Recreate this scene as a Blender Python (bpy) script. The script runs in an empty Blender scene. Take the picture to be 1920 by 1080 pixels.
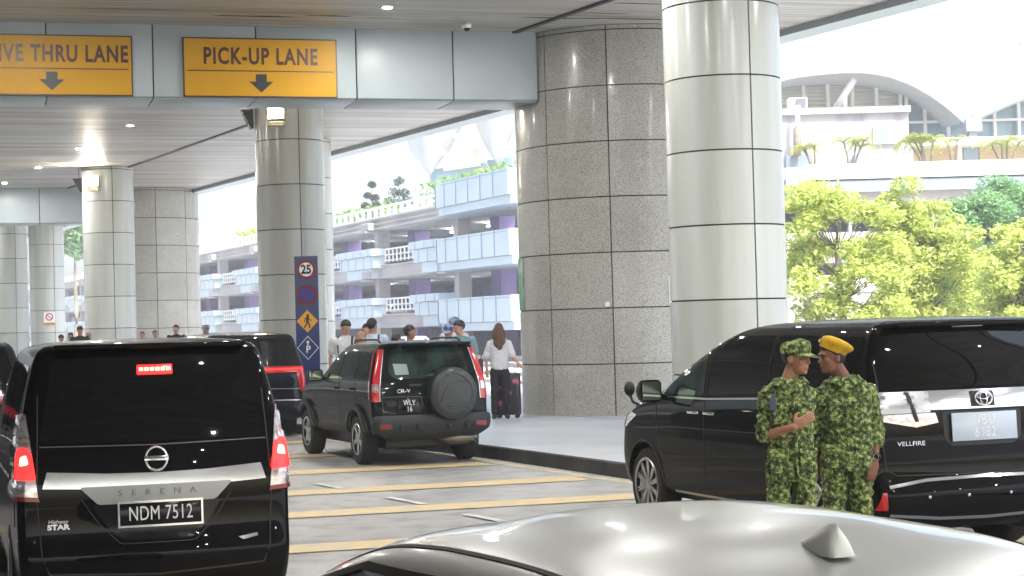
import bpy, bmesh, math, random
import numpy as np
from mathutils import Vector, Matrix
from mathutils.bvhtree import BVHTree
R = math.radians
scene = bpy.context.scene
col = scene.collection
# ------------------------------------------------------------ camera
cam_data = bpy.data.cameras.new("camera")
cam = bpy.data.objects.new("camera", cam_data); col.objects.link(cam)
cam_data.sensor_width = 36; cam_data.lens = 63.75
cam_data.clip_start = 0.05; cam_data.clip_end = 3000
cam.matrix_world = Matrix.Translation((0, 0, 1.83)) @ Matrix.Rotation(R(91.21), 4, 'X') @ Matrix.Rotation(R(-1.55), 4, 'Z')
scene.camera = cam
# ------------------------------------------------------------ world and sun
SUN_EL, SUN_AZ = 52, 150      # elevation, and compass bearing (clockwise from +Y)
w = bpy.data.worlds.new("World"); scene.world = w; w.use_nodes = True
nt = w.node_tree; nt.nodes.clear()
sky = nt.nodes.new('ShaderNodeTexSky'); sky.sky_type = 'NISHITA'; sky.sun_disc = False
sky.sun_elevation = R(SUN_EL); sky.sun_rotation = R(SUN_AZ)
sky.air_density = 1.0; sky.dust_density = 4.0; sky.ozone_density = 2.0
bg = nt.nodes.new('ShaderNodeBackground'); bg.inputs['Strength'].default_value = 0.065
wo = nt.nodes.new('ShaderNodeOutputWorld')
nt.links.new(sky.outputs[0], bg.inputs[0]); nt.links.new(bg.outputs[0], wo.inputs[0])
sd = bpy.data.lights.new("sun", 'SUN'); sd.energy = 1.4; sd.angle = R(10); sd.color = (1, .95, .87)
sun = bpy.data.objects.new("sun", sd); col.objects.link(sun)
a = R(SUN_AZ); e = R(SUN_EL)
sdir = Vector((math.sin(a)*math.cos(e), math.cos(a)*math.cos(e), math.sin(e)))
sun.rotation_euler = sdir.to_track_quat('Z', 'Y').to_euler(); sun.location = (20, -20, 40)
scene.view_settings.view_transform = 'Standard'; scene.view_settings.look = 'None'
scene.view_settings.exposure = 3.0; scene.view_settings.gamma = 1
scene.cycles.max_bounces = 10; scene.cycles.diffuse_bounces = 6; scene.cycles.glossy_bounces = 4
scene.cycles.sample_clamp_indirect = 6
LAMP_E = 480; HAZE = .0014
# ------------------------------------------------------------ helpers
def tag(o, label=None, cat=None, group=None, kind=None):
    if label: o['label'] = label
    if cat: o['category'] = cat
    if group: o['group'] = group
    if kind: o['kind'] = kind
    return o
def empty(name, loc=(0, 0, 0), rz=0, **k):
    o = bpy.data.objects.new(name, None); col.objects.link(o)
    o.location = loc; o.rotation_euler = (0, 0, rz); o.empty_display_size = .2
    return tag(o, **k)
def link(name, me, m=None, parent=None, smooth=False, loc=None, **k):
    o = bpy.data.objects.new(name, me); col.objects.link(o)
    if m is not None:
        for mm in (m if isinstance(m, (list, tuple)) else [m]): me.materials.append(mm)
    if smooth:
        me.polygons.foreach_set('use_smooth', [True]*len(me.polygons)); me.update()
    if parent is not None: o.parent = parent
    if loc is not None: o.location = loc
    return tag(o, **k)
def bobj(name, bm, m=None, parent=None, smooth=False, norm=True, **k):
    if norm: bmesh.ops.recalc_face_normals(bm, faces=bm.faces)
    me = bpy.data.meshes.new(name); bm.to_mesh(me); bm.free()
    return link(name, me, m, parent, smooth, **k)
def autosmooth(o, ang=35):
    me = o.data
    me.polygons.foreach_set('use_smooth', [True]*len(me.polygons))
    me.set_sharp_from_angle(angle=R(ang)); return o
def box(bm, c, s, M=None, bev=0):
    r = bmesh.ops.create_cube(bm, size=1.0)
    vs = r['verts']
    for v in vs:
        v.co = Vector((v.co.x*s[0]+c[0], v.co.y*s[1]+c[1], v.co.z*s[2]+c[2]))
    if bev > 0:
        es = list({e for v in vs for e in v.link_edges})
        rr = bmesh.ops.bevel(bm, geom=es, offset=bev, segments=2, affect='EDGES', profile=.5)
        vs = list({v for f in rr['faces'] for v in f.verts} | {v for v in vs if v.is_valid})
    if M is not None:
        for v in vs: v.co = M @ v.co
    return vs
def tube(bm, pts, r, seg=8, cap=True, flat=1.0, up=(0, 0, 1)):
    """swept tube through pts; r a number or a list"""
    pts = [Vector(p) for p in pts]; n = len(pts)
    rs = r if isinstance(r, (list, tuple)) else [r]*n
    rings = []; U = Vector(up)
    for i, p in enumerate(pts):
        t = (pts[min(i+1, n-1)]-pts[max(i-1, 0)]).normalized()
        a_ = t.cross(U)
        if a_.length < 1e-3: a_ = t.cross(Vector((1, 0, 0)))
        a_.normalize(); b_ = a_.cross(t).normalized()
        rings.append([bm.verts.new(p+(a_*math.cos(2*math.pi*k/seg)+b_*math.sin(2*math.pi*k/seg)*flat)*rs[i]) for k in range(seg)])
    for i in range(n-1):
        for k in range(seg):
            bm.faces.new((rings[i][k], rings[i][(k+1) % seg], rings[i+1][(k+1) % seg], rings[i+1][k]))
    if cap:
        bm.faces.new(rings[0][::-1]); bm.faces.new(rings[-1])
    return rings
def lathe(bm, prof, seg=48, M=None, closed=False):
    """prof list of (r, z) revolved round z"""
    rings = []
    for (r, z) in prof:
        rings.append([bm.verts.new((M @ Vector((r*math.cos(2*math.pi*k/seg), r*math.sin(2*math.pi*k/seg), z))) if M is not None
                      else (r*math.cos(2*math.pi*k/seg), r*math.sin(2*math.pi*k/seg), z)) for k in range(seg)])
    for i in range(len(rings)-1):
        for k in range(seg):
            bm.faces.new((rings[i][k], rings[i][(k+1) % seg], rings[i+1][(k+1) % seg], rings[i+1][k]))
    if closed:
        for k in range(seg): bm.faces.new((rings[-1][k], rings[-1][(k+1) % seg], rings[0][(k+1) % seg], rings[0][k]))
    else:
        if prof[0][0] > 1e-4: bm.faces.new(rings[0][::-1])
        if prof[-1][0] > 1e-4: bm.faces.new(rings[-1])
def ellipsoid(bm, c, r, M=None, seg=16):
    rr = bmesh.ops.create_uvsphere(bm, u_segments=seg, v_segments=max(8, seg*2//3), radius=1)
    for v in rr['verts']:
        p = Vector((v.co.x*r[0], v.co.y*r[1], v.co.z*r[2]))
        if M is not None: p = M @ p
        v.co = p+Vector(c)
    return rr['verts']
def prism(bm, poly, z0, z1):
    lo = [bm.verts.new((p[0], p[1], z0)) for p in poly]; hi = [bm.verts.new((p[0], p[1], z1)) for p in poly]
    n = len(poly)
    for i in range(n): bm.faces.new((lo[i], lo[(i+1) % n], hi[(i+1) % n], hi[i]))
    bm.faces.new(lo[::-1]); bm.faces.new(hi)
def evaluated(o):
    bpy.context.view_layer.update()
    dg = bpy.context.evaluated_depsgraph_get()
    return bpy.data.meshes.new_from_object(o.evaluated_get(dg), depsgraph=dg)
def kill(*os):
    for o in os: bpy.data.objects.remove(o, do_unlink=True)
# ------------------------------------------------------------ materials
def mat(name, c, rough=.5, metal=0, spec=.5, coat=0, coatr=.03, emis=None, es=1, alpha=1, trans=0,
        var=0, vscale=3, c2=None, bump=0, bscale=40, stretch=None, rvar=0, detail=6, thr=None):
    m = bpy.data.materials.new(name); m.use_nodes = True; N = m.node_tree.nodes; L = m.node_tree.links
    b = N['Principled BSDF']
    c4 = (*c, 1)
    b.inputs['Base Color'].default_value = c4; b.inputs['Roughness'].default_value = rough
    b.inputs['Metallic'].default_value = metal; b.inputs['Specular IOR Level'].default_value = spec
    b.inputs['Coat Weight'].default_value = coat; b.inputs['Coat Roughness'].default_value = coatr
    b.inputs['Transmission Weight'].default_value = trans; b.inputs['Alpha'].default_value = alpha
    if emis: b.inputs['Emission Color'].default_value = (*emis, 1); b.inputs['Emission Strength'].default_value = es
    tc = mp = None
    if var or c2 or bump or rvar:
        tc = N.new('ShaderNodeTexCoord'); mp = N.new('ShaderNodeMapping'); L.new(tc.outputs['Object'], mp.inputs[0])
        if stretch: mp.inputs['Scale'].default_value = stretch
    if var or c2 or rvar:
        nz = N.new('ShaderNodeTexNoise'); nz.inputs['Scale'].default_value = vscale; nz.inputs['Detail'].default_value = detail
        L.new(mp.outputs[0], nz.inputs['Vector'])
        rp = N.new('ShaderNodeValToRGB')
        lo, hi = thr or (.35, .65)
        rp.color_ramp.elements[0].position = lo; rp.color_ramp.elements[1].position = hi
        L.new(nz.outputs['Fac'], rp.inputs[0])
        if var or c2:
            cc = c2 or tuple(x*(1-var) for x in c)
            rp.color_ramp.elements[0].color = (*cc, 1); rp.color_ramp.elements[1].color = c4
            L.new(rp.outputs[0], b.inputs['Base Color'])
        if rvar:
            mr = N.new('ShaderNodeMapRange'); mr.inputs[3].default_value = max(.02, rough-rvar); mr.inputs[4].default_value = rough+rvar
            L.new(nz.outputs['Fac'], mr.inputs[0]); L.new(mr.outputs[0], b.inputs['Roughness'])
    if bump:
        n2 = N.new('ShaderNodeTexNoise'); n2.inputs['Scale'].default_value = bscale; n2.inputs['Detail'].default_value = 4
        L.new(mp.outputs[0], n2.inputs['Vector'])
        bp = N.new('ShaderNodeBump'); bp.inputs['Strength'].default_value = bump; bp.inputs['Distance'].default_value = .01
        L.new(n2.outputs['Fac'], bp.inputs['Height']); L.new(bp.outputs[0], b.inputs['Normal'])
    return m
def node_mat(name):
    m = bpy.data.materials.new(name); m.use_nodes = True
    return m, m.node_tree.nodes, m.node_tree.links, m.node_tree.nodes['Principled BSDF']
M = {}
M['steel_cream'] = mat('cream enamel cladding', (.60, .62, .59), .2, spec=.5, c2=(.49, .50, .43), vscale=.9, thr=(.3, .7), stretch=(3, 3, .25), bump=.05, bscale=3, coat=.3, coatr=.15)
M['joint'] = mat('dark joint', (.035, .03, .025), .8)
M['aluminium_blue'] = mat('pale blue grey cladding', (.40, .455, .46), .38, metal=.0, spec=.5, var=.10, vscale=.8, bump=.03, bscale=2)
M['black'] = mat('black plastic', (.012, .012, .013), .45)
M['blackgloss'] = mat('black gloss', (.003, .003, .004), .12, spec=.35)
M['paint'] = mat('black car paint', (.001, .001, .0016), .4, coat=.33, coatr=.015, spec=.03)
M['paint_green'] = mat('dark green black car paint', (.002, .004, .005), .4, coat=.33, coatr=.03, spec=.03)
M['paint_blue'] = mat('dark navy car paint', (.001, .003, .008), .4, coat=.5, coatr=.02, spec=.1)
M['paint_champagne'] = mat('champagne silver car paint', (.37, .375, .355), .34, metal=.4, coat=.8, coatr=.04, var=.04, vscale=600)
M['glass_black'] = mat('black privacy glass', (.001, .001, .0015), .02, spec=.42)
M['glass_green'] = mat('green tinted window glass', (.022, .050, .042), .03, spec=.4, c2=(.004, .008, .007), vscale=3.5, thr=(.38, .6))
M['chrome'] = mat('chrome', (.75, .76, .78), .10, metal=1)
M['satin'] = mat('satin chrome', (.55, .56, .56), .28, metal=1)
M['red_lens'] = mat('red lamp lens', (.35, .006, .010), .12, coat=1, emis=(1, .02, .02), es=.02)
M['red_dark'] = mat('dull red lens', (.22, .008, .010), .15, coat=1)
M['red_lit'] = mat('lit red brake light', (.6, .01, .01), .2, emis=(1, .015, .015), es=.55)
M['red_hot'] = mat('bright brake light core', (1, .1, .05), .2, emis=(1, .12, .06), es=2.2)
M['clear_lens'] = mat('clear lamp lens', (.70, .66, .66), .08, metal=.6, coat=1, c2=(.35, .30, .30), vscale=14, stretch=(1, 1, 2.5))
M['tyre'] = mat('tyre rubber', (.012, .012, .012), .8, bump=.3, bscale=60)
M['rim'] = mat('alloy rim', (.5, .5, .5), .3, metal=1)
M['grey_plastic'] = mat('grey bumper plastic', (.022, .026, .028), .5, spec=.3, bump=.1, bscale=200)
M['white_paint'] = mat('white lettering', (.8, .8, .8), .4)
M['plate_sky_sheen'] = mat('sky sheen plate', (.52, .60, .70), .2, coat=1)  # the sky's reflection on the plate is painted into its base colour
M['skin'] = mat('skin', (.42, .21, .125), .55, spec=.35, var=.15, vscale=20)
M['skin_dark'] = mat('dark skin', (.24, .105, .065), .5, spec=.35, var=.15, vscale=20)
M['skin_light'] = mat('light skin', (.48, .27, .19), .5, spec=.35, var=.1, vscale=20)
M['hair'] = mat('black hair', (.010, .008, .007), .5, bump=.5, bscale=120)
M['hair_brown'] = mat('brown hair', (.16, .075, .035), .5, c2=(.04, .018, .01), vscale=30, stretch=(4, 4, .4), bump=.6, bscale=90)
M['concrete'] = mat('pale concrete', (.46, .43, .40), .85, c2=(.34, .32, .31), vscale=.35, bump=.2, bscale=4, stretch=(1, 1, .4))
M['render_stained'] = mat('stained concrete wall', (.36, .35, .36), .9, c2=(.20, .19, .21), vscale=.9, thr=(.28, .52), stretch=(1, 1, .22), bump=.1, bscale=5)
M['panel_blue'] = mat('light blue metal panels', (.46, .54, .59), .4, var=.08, vscale=.6)
M['panel_line'] = mat('panel joint', (.20, .26, .32), .6)
M['purple'] = mat('purple painted pillar', (.24, .17, .42), .6)
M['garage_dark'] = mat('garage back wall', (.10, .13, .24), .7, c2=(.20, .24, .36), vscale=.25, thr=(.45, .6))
M['garage_blue'] = mat('blue painted wall', (.03, .12, .45), .6)
M['garage_ceiling'] = mat('garage ceiling', (.42, .43, .45), .8)
M['rail_white'] = mat('white railing', (.72, .72, .68), .5)
M['shell'] = mat('white roof membrane', (.52, .54, .52), .5, var=.05, vscale=.2)
M['shell_rim'] = mat('grey steel rim', (.42, .43, .45), .4)
M['louvre'] = mat('cream louvre', (.62, .61, .52), .6)
M['curtain_glass'] = mat('blue green curtain glass', (.22, .34, .40), .12, spec=.7, var=.3, vscale=.3)
M['ochre'] = mat('ochre wall', (.50, .38, .20), .8)
M['trunk'] = mat('bark', (.23, .20, .16), .9, var=.4, vscale=6, bump=.6, bscale=12)
def leafmat(name, c1, c2):
    m, N, L, b = node_mat(name)
    oi = N.new('ShaderNodeNewGeometry'); rp = N.new('ShaderNodeValToRGB')
    rp.color_ramp.elements[0].color = (*c1, 1); rp.color_ramp.elements[1].color = (*c2, 1)
    L.new(oi.outputs['Random Per Island'], rp.inputs[0]); L.new(rp.outputs[0], b.inputs['Base Color'])
    b.inputs['Roughness'].default_value = .55
    tr = N.new('ShaderNodeBsdfTranslucent'); L.new(rp.outputs[0], tr.inputs[0])
    mx = N.new('ShaderNodeMixShader'); mx.inputs[0].default_value = .4
    out = N['Material Output']; L.new(b.outputs[0], mx.inputs[1]); L.new(tr.outputs[0], mx.inputs[2]); L.new(mx.outputs[0], out.inputs[0])
    return m
M['leaf_lime'] = leafmat('lime leaves', (.34, .44, .10), (.64, .68, .20))
M['leaf_green'] = leafmat('green leaves', (.14, .30, .12), (.28, .46, .20))
M['leaf_dark'] = leafmat('dark leaves', (.03, .06, .03), (.06, .10, .06))
M['leaf_hedge'] = leafmat('hedge leaves', (.10, .22, .03), (.25, .40, .06))
M['leaf_palm'] = leafmat('palm fronds', (.22, .30, .04), (.45, .45, .08))
def islands(m, amt=.16):
    # each clad panel a little lighter or darker than the next
    N = m.node_tree.nodes; L = m.node_tree.links; b = N['Principled BSDF']; src = b.inputs['Base Color'].links[0].from_socket
    g_ = N.new('ShaderNodeNewGeometry'); mr = N.new('ShaderNodeMapRange'); mr.inputs[3].default_value = 1-amt; mr.inputs[4].default_value = 1.0
    L.new(g_.outputs['Random Per Island'], mr.inputs[0]); mx = N.new('ShaderNodeMix'); mx.data_type = 'RGBA'; mx.blend_type = 'MULTIPLY'; mx.inputs[0].default_value = 1
    cb = N.new('ShaderNodeCombineColor'); [L.new(mr.outputs[0], cb.inputs[i]) for i in range(3)]
    L.new(src, mx.inputs[6]); L.new(cb.outputs[0], mx.inputs[7]); L.new(mx.outputs[2], b.inputs['Base Color'])
islands(M['steel_cream'], .13); islands(M['aluminium_blue'], .08); islands(M['panel_blue'], .1)
def granite():
    m, N, L, b = node_mat('speckled granite')
    tc = N.new('ShaderNodeTexCoord')
    n1 = N.new('ShaderNodeTexNoise'); n1.inputs['Scale'].default_value = 42; n1.inputs['Detail'].default_value = 5
    n2 = N.new('ShaderNodeTexVoronoi'); n2.inputs['Scale'].default_value = 45
    n3 = N.new('ShaderNodeTexNoise'); n3.inputs['Scale'].default_value = .8; n3.inputs['Detail'].default_value = 5
    for n in (n1, n2, n3): L.new(tc.outputs['Object'], n.inputs['Vector'])
    r = N.new('ShaderNodeValToRGB'); E = r.color_ramp.elements
    E[0].position = .33; E[0].color = (.25, .24, .20, 1); E[1].position = .62; E[1].color = (.50, .495, .45, 1)
    e_ = E.new(.47); e_.color = (.39, .38, .335, 1)
    L.new(n1.outputs['Fac'], r.inputs[0])
    mx = N.new('ShaderNodeMix'); mx.data_type = 'RGBA'; mx.blend_type = 'MULTIPLY'; mx.inputs[0].default_value = .5
    r2 = N.new('ShaderNodeValToRGB'); r2.color_ramp.elements[0].position = .3; r2.color_ramp.elements[0].color = (.62, .58, .52, 1); r2.color_ramp.elements[1].position = .6
    L.new(n3.outputs['Fac'], r2.inputs[0]); L.new(r.outputs[0], mx.inputs[6]); L.new(r2.outputs[0], mx.inputs[7])
    L.new(mx.outputs[2], b.inputs['Base Color'])
    b.inputs['Roughness'].default_value = .30; b.inputs['Coat Weight'].default_value = .3; b.inputs['Coat Roughness'].default_value = .1
    return m
M['granite'] = granite(); islands(M['granite'], .14)
def asphalt():
    m, N, L, b = node_mat('grey road surface')
    tc = N.new('ShaderNodeTexCoord')
    def noise(s, d=5, st=None):
        n = N.new('ShaderNodeTexNoise'); n.inputs['Scale'].default_value = s; n.inputs['Detail'].default_value = d
        if st:
            mp = N.new('ShaderNodeMapping'); mp.inputs['Rotation'].default_value = (0, 0, R(-25)); mp.inputs['Scale'].default_value = st
            L.new(tc.outputs['Object'], mp.inputs[0]); L.new(mp.outputs[0], n.inputs['Vector'])
        else: L.new(tc.outputs['Object'], n.inputs['Vector'])
        return n
    n1 = noise(60); n2 = noise(.5, 6, (1, .25, 1)); n3 = noise(3, 6)
    def ramp(src, p0, c0, p1, c1):
        r = N.new('ShaderNodeValToRGB'); e0, e1 = r.color_ramp.elements; e0.position = p0; e0.color = (*c0, 1); e1.position = p1; e1.color = (*c1, 1)
        L.new(src.outputs['Fac'], r.inputs[0]); return r
    r1 = ramp(n1, .35, (.34, .33, .315), .65, (.46, .45, .435)); r2 = ramp(n2, .38, (.62, .62, .63), .62, (1, 1, 1)); r3 = ramp(n3, .34, (.70, .69, .68), .52, (1, 1, 1))
    def mul(a_, b_):
        x = N.new('ShaderNodeMix'); x.data_type = 'RGBA'; x.blend_type = 'MULTIPLY'; x.inputs[0].default_value = 1
        L.new(a_, x.inputs[6]); L.new(b_, x.inputs[7]); return x.outputs[2]
    L.new(mul(mul(r1.outputs[0], r2.outputs[0]), r3.outputs[0]), b.inputs['Base Color'])
    b.inputs['Roughness'].default_value = .55
    bp = N.new('ShaderNodeBump'); bp.inputs['Strength'].default_value = .25; bp.inputs['Distance'].default_value = .01
    L.new(n1.outputs['Fac'], bp.inputs['Height']); L.new(bp.outputs[0], b.inputs['Normal'])
    return m
M['asphalt'] = asphalt()
M['ground'] = mat('ground concrete', (.42, .42, .41), .8, var=.2, vscale=.2)
M['pave'] = mat('pale pavement tiles', (.52, .54, .57), .38, c2=(.42, .44, .47), vscale=.7, bump=.05, bscale=8)
M['yellow_line'] = mat('worn yellow road paint', (.62, .45, .19), .6, c2=(.45, .40, .30), vscale=5, thr=(.34, .60), bump=.1, bscale=60)
M['cream_line'] = mat('worn cream road paint', (.58, .52, .36), .6, c2=(.40, .36, .28), vscale=5)
M['white_line'] = mat('worn white road paint', (.62, .62, .60), .6, c2=(.42, .42, .41), vscale=8)
M['kerb'] = mat('black painted kerb', (.018, .018, .018), .5, c2=(.05, .048, .045), vscale=3)
def soffit():
    m, N, L, b = node_mat('linear plank soffit')
    tc = N.new('ShaderNodeTexCoord'); mp = N.new('ShaderNodeMapping'); mp.inputs['Rotation'].default_value = (0, 0, R(-16.2))
    L.new(tc.outputs['Object'], mp.inputs[0])
    sx = N.new('ShaderNodeSeparateXYZ'); L.new(mp.outputs[0], sx.inputs[0])
    def math_(op, a_, v=None):
        n = N.new('ShaderNodeMath'); n.operation = op
        L.new(a_, n.inputs[0])
        if v is not None: n.inputs[1].default_value = v
        return n.outputs[0]
    q = math_('MULTIPLY', sx.outputs['Y'], 1/.21)
    fl = math_('FLOOR', q); fr = math_('FRACT', q)
    wn = N.new('ShaderNodeTexWhiteNoise'); wn.noise_dimensions = '1D'; L.new(fl, wn.inputs['W'])
    r = N.new('ShaderNodeValToRGB'); r.color_ramp.elements[0].color = (.40, .385, .345, 1); r.color_ramp.elements[1].color = (.52, .51, .475, 1)
    L.new(wn.outputs['Value'], r.inputs[0])
    g = N.new('ShaderNodeValToRGB'); E = g.color_ramp.elements; E[0].position = 0.07; E[0].color = (.42, .42, .42, 1); E[1].position = .13; E[1].color = (1, 1, 1, 1)
    L.new(fr, g.inputs[0])
    mx = N.new('ShaderNodeMix'); mx.data_type = 'RGBA'; mx.blend_type = 'MULTIPLY'; mx.inputs[0].default_value = 1
    L.new(r.outputs[0], mx.inputs[6]); L.new(g.outputs[0], mx.inputs[7])
    mp2 = N.new('ShaderNodeMapping'); mp2.inputs['Scale'].default_value = (.12, 1.6, 1); L.new(mp.outputs[0], mp2.inputs[0])
    n3 = N.new('ShaderNodeTexNoise'); n3.inputs['Scale'].default_value = 1.2; n3.inputs['Detail'].default_value = 6; L.new(mp2.outputs[0], n3.inputs['Vector'])
    r3 = N.new('ShaderNodeValToRGB'); r3.color_ramp.elements[0].position = .35; r3.color_ramp.elements[0].color = (.66, .58, .46, 1); r3.color_ramp.elements[1].position = .58
    L.new(n3.outputs['Fac'], r3.inputs[0])
    m2 = N.new('ShaderNodeMix'); m2.data_type = 'RGBA'; m2.blend_type = 'MULTIPLY'; m2.inputs[0].default_value = 1
    L.new(mx.outputs[2], m2.inputs[6]); L.new(r3.outputs[0], m2.inputs[7]); L.new(m2.outputs[2], b.inputs['Base Color'])
    bp = N.new('ShaderNodeBump'); bp.inputs['Strength'].default_value = .6; bp.inputs['Distance'].default_value = .02
    L.new(g.outputs[0], bp.inputs['Height']); L.new(bp.outputs[0], b.inputs['Normal'])
    b.inputs['Roughness'].default_value = .45
    return m
M['soffit'] = soffit()
def camo():
    m, N, L, b = node_mat('green camouflage cloth')
    tc = N.new('ShaderNodeTexCoord')
    # small square blocks: snap the coordinates, then threshold
    vm = N.new('ShaderNodeVectorMath'); vm.operation = 'SNAP'; vm.inputs[1].default_value = (.008, .008, .008)
    L.new(tc.outputs['Object'], vm.inputs[0])
    n = N.new('ShaderNodeTexNoise'); n.inputs['Scale'].default_value = 32; n.inputs['Detail'].default_value = 5; n.inputs['Roughness'].default_value = .65
    L.new(vm.outputs[0], n.inputs['Vector'])
    r = N.new('ShaderNodeValToRGB'); r.color_ramp.interpolation = 'CONSTANT'; E = r.color_ramp.elements
    E[0].position = 0; E[0].color = (.010, .014, .008, 1); E[1].position = .40; E[1].color = (.034, .055, .016, 1)
    for p_, c_ in ((.47, (.085, .125, .03)), (.52, (.20, .26, .07)), (.585, (.40, .45, .18))):
        x = E.new(p_); x.color = (*c_, 1)
    L.new(n.outputs['Fac'], r.inputs[0]); L.new(r.outputs[0], b.inputs['Base Color'])
    n2 = N.new('ShaderNodeTexNoise'); n2.inputs['Scale'].default_value = 7; n2.inputs['Detail'].default_value = 4; n2.inputs['Distortion'].default_value = 1.2
    L.new(tc.outputs['Object'], n2.inputs['Vector'])
    bp = N.new('ShaderNodeBump'); bp.inputs['Strength'].default_value = .9; bp.inputs['Distance'].default_value = .06
    L.new(n2.outputs['Fac'], bp.inputs['Height']); L.new(bp.outputs[0], b.inputs['Normal'])
    b.inputs['Roughness'].default_value = .85
    return m
M['camo'] = camo()
# ============================================================ setting
ZC = 7.2                                    # soffit height
def sheet(name, pts, z, m, **k):
    bm = bmesh.new(); bm.faces.new([bm.verts.new((p[0], p[1], z)) for p in pts])
    for f in bm.faces:
        if f.calc_area() and f.normal.z < 0: f.normal_flip()
    return bobj(name, bm, m, norm=False, **k)
g = 1500
sheet('ground', [(-g, -g), (g, -g), (g, g), (-g, g)], -.02, M['ground'], kind='structure')
KERB = [(25, -28), (14.5, -6), (4.55, 14), (1.32, 21.3), (-.41, 25.3), (-3.6, 32), (-8.6, 42), (-14, 52), (-18.6, 61), (-32, 88), (-58, 140)]
sheet('road', [(25.1, -28), (14.6, -6), (4.65, 14), (1.42, 21.3), (-.31, 25.3), (-3.5, 32), (-8.5, 42), (-13.9, 52), (-18.5, 61), (-31.9, 88), (-57.9, 140), (-80, 140), (-46, 60), (-18, 0), (-6, -28)], 0.0, M['asphalt'], kind='structure')
def offset_line(pts, d):
    out = []
    for i, p in enumerate(pts):
        a_ = Vector(pts[max(i-1, 0)]); b_ = Vector(pts[min(i+1, len(pts)-1)])
        t = (b_-a_).normalized(); nrm = Vector((t.y, -t.x))
        out.append((p[0]+nrm.x*d, p[1]+nrm.y*d))
    return out
def strip_sheet(name, pts, d0, d1, z, m, **k):
    A = offset_line(pts, d0); B = offset_line(pts, d1)
    bm = bmesh.new()
    va = [bm.verts.new((*p, z)) for p in A]; vb = [bm.verts.new((*p, z)) for p in B]
    for i in range(len(pts)-1): bm.faces.new((va[i], vb[i], vb[i+1], va[i+1]))
    for f in bm.faces:
        f.normal_update()
        if f.normal.z < 0: f.normal_flip()
    return bobj(name, bm, m, norm=False, **k)
# pavement slab (right of the kerb)
bm = bmesh.new()
A = offset_line(KERB, .16); B = offset_line(KERB, 19)
n_ = len(KERB)
ta = [bm.verts.new((*p, .18)) for p in A]; tb = [bm.verts.new((*p, .18)) for p in B]; lb = [bm.verts.new((*p, -.01)) for p in B]
for i in range(n_-1):
    bm.faces.new((ta[i], tb[i], tb[i+1], ta[i+1])); bm.faces.new((tb[i], lb[i], lb[i+1], tb[i+1]))
for f in bm.faces:
    f.normal_update()
    if f.normal.z < -.1: f.normal_flip()
bobj('pavement', bm, M['pave'], norm=False, kind='structure')
# kerb stones
bm = bmesh.new()
K0 = KERB; K1 = offset_line(KERB, .16)
a0 = [bm.verts.new((*p, 0)) for p in K0]; a1 = [bm.verts.new((*offset_line(KERB, .015)[i], .165)) for i in range(n_)]
a2 = [bm.verts.new((*offset_line(KERB, .03)[i], .184)) for i in range(n_)]; a3 = [bm.verts.new((*p, .184)) for p in K1]
for i in range(n_-1):
    bm.faces.new((a0[i], a1[i], a1[i+1], a0[i+1])); bm.faces.new((a1[i], a2[i], a2[i+1], a1[i+1])); bm.faces.new((a2[i], a3[i], a3[i+1], a2[i+1]))
kb = bobj('kerb', bm, [M['kerb'], M['pave']], kind='structure')
for p in kb.data.polygons:
    if abs(p.normal.z) > .9: p.material_index = 1
strip_sheet('kerbside_line', KERB, -.30, -.12, .004, M['cream_line'], kind='structure')
KF = [(-8.82, 42.4), (-14, 52), (-18.6, 61), (-32, 88), (-58, 140)]
RA = offset_line(KF, .42); RB = offset_line(KF, 18)
bm = bmesh.new(); prism(bm, [*RA, *RB[::-1]], .17, .40); bobj('raised_walkway', bm, M['pave'], kind='structure')
strip_sheet('pavement_joint', KERB, 4.5, 4.53, .1835, M['panel_line'], kind='structure')
strip_sheet('pavement_joint', KERB, 6.6, 6.62, .1835, M['panel_line'], kind='structure')
# transverse yellow bars: along e through the road
EB = Vector((math.cos(R(16.3)), math.sin(R(16.3))))
def kerb_hit(P):
    best = None
    for i in range(n_-1):
        a_ = Vector(KERB[i]); b_ = Vector(KERB[i+1]); d_ = b_-a_
        den = EB.x*d_.y-EB.y*d_.x
        if abs(den) < 1e-6: continue
        t = ((a_.x-P.x)*d_.y-(a_.y-P.y)*d_.x)/den; s = ((a_.x-P.x)*EB.y-(a_.y-P.y)*EB.x)/den
        if 0 <= s <= 1 and t > 0 and (best is None or t < best): best = t
    return best or 10
NB = Vector((-EB.y, EB.x))
for (px, Y, wd) in ((-2.47, 9.9, .5), (-2.47, 12.4, .5), (-1.9, 15.3, .46), (-2.24, 18.14, .5), (-2.54, 20.6, .5), (-2.91, 23.6, .55), (-3.4, 26.6, .5), (-4, 30, .5), (-4.6, 34, .5), (-5.5, 38, .5)):
    wd *= 1.22; P = Vector((px, Y)); t = kerb_hit(P)-.42
    A_ = P-EB*3.2; B_ = P+EB*t
    sheet('road_marking', [A_-NB*wd/2, B_-NB*wd/2, B_+NB*wd/2, A_+NB*wd/2], .008, M['yellow_line'], kind='structure')
# lane dashes
dl = Vector((-.437, .90)).normalized(); pn = Vector((dl.y, -dl.x))
for (x0, y0, ln) in ((-.97, 18.85, 1.0), (-2.02, 21.0, .9), (-.1, 16.9, .95), (.8, 15.0, .95), (-3.0, 23.1, .9), (-4.0, 25.2, .9)):
    P = Vector((x0, y0)); Q = P+dl*ln
    sheet('lane_dash', [P-pn*.05, Q-pn*.05, Q+pn*.05, P+pn*.05], .013, M['white_line'], kind='structure')
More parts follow.
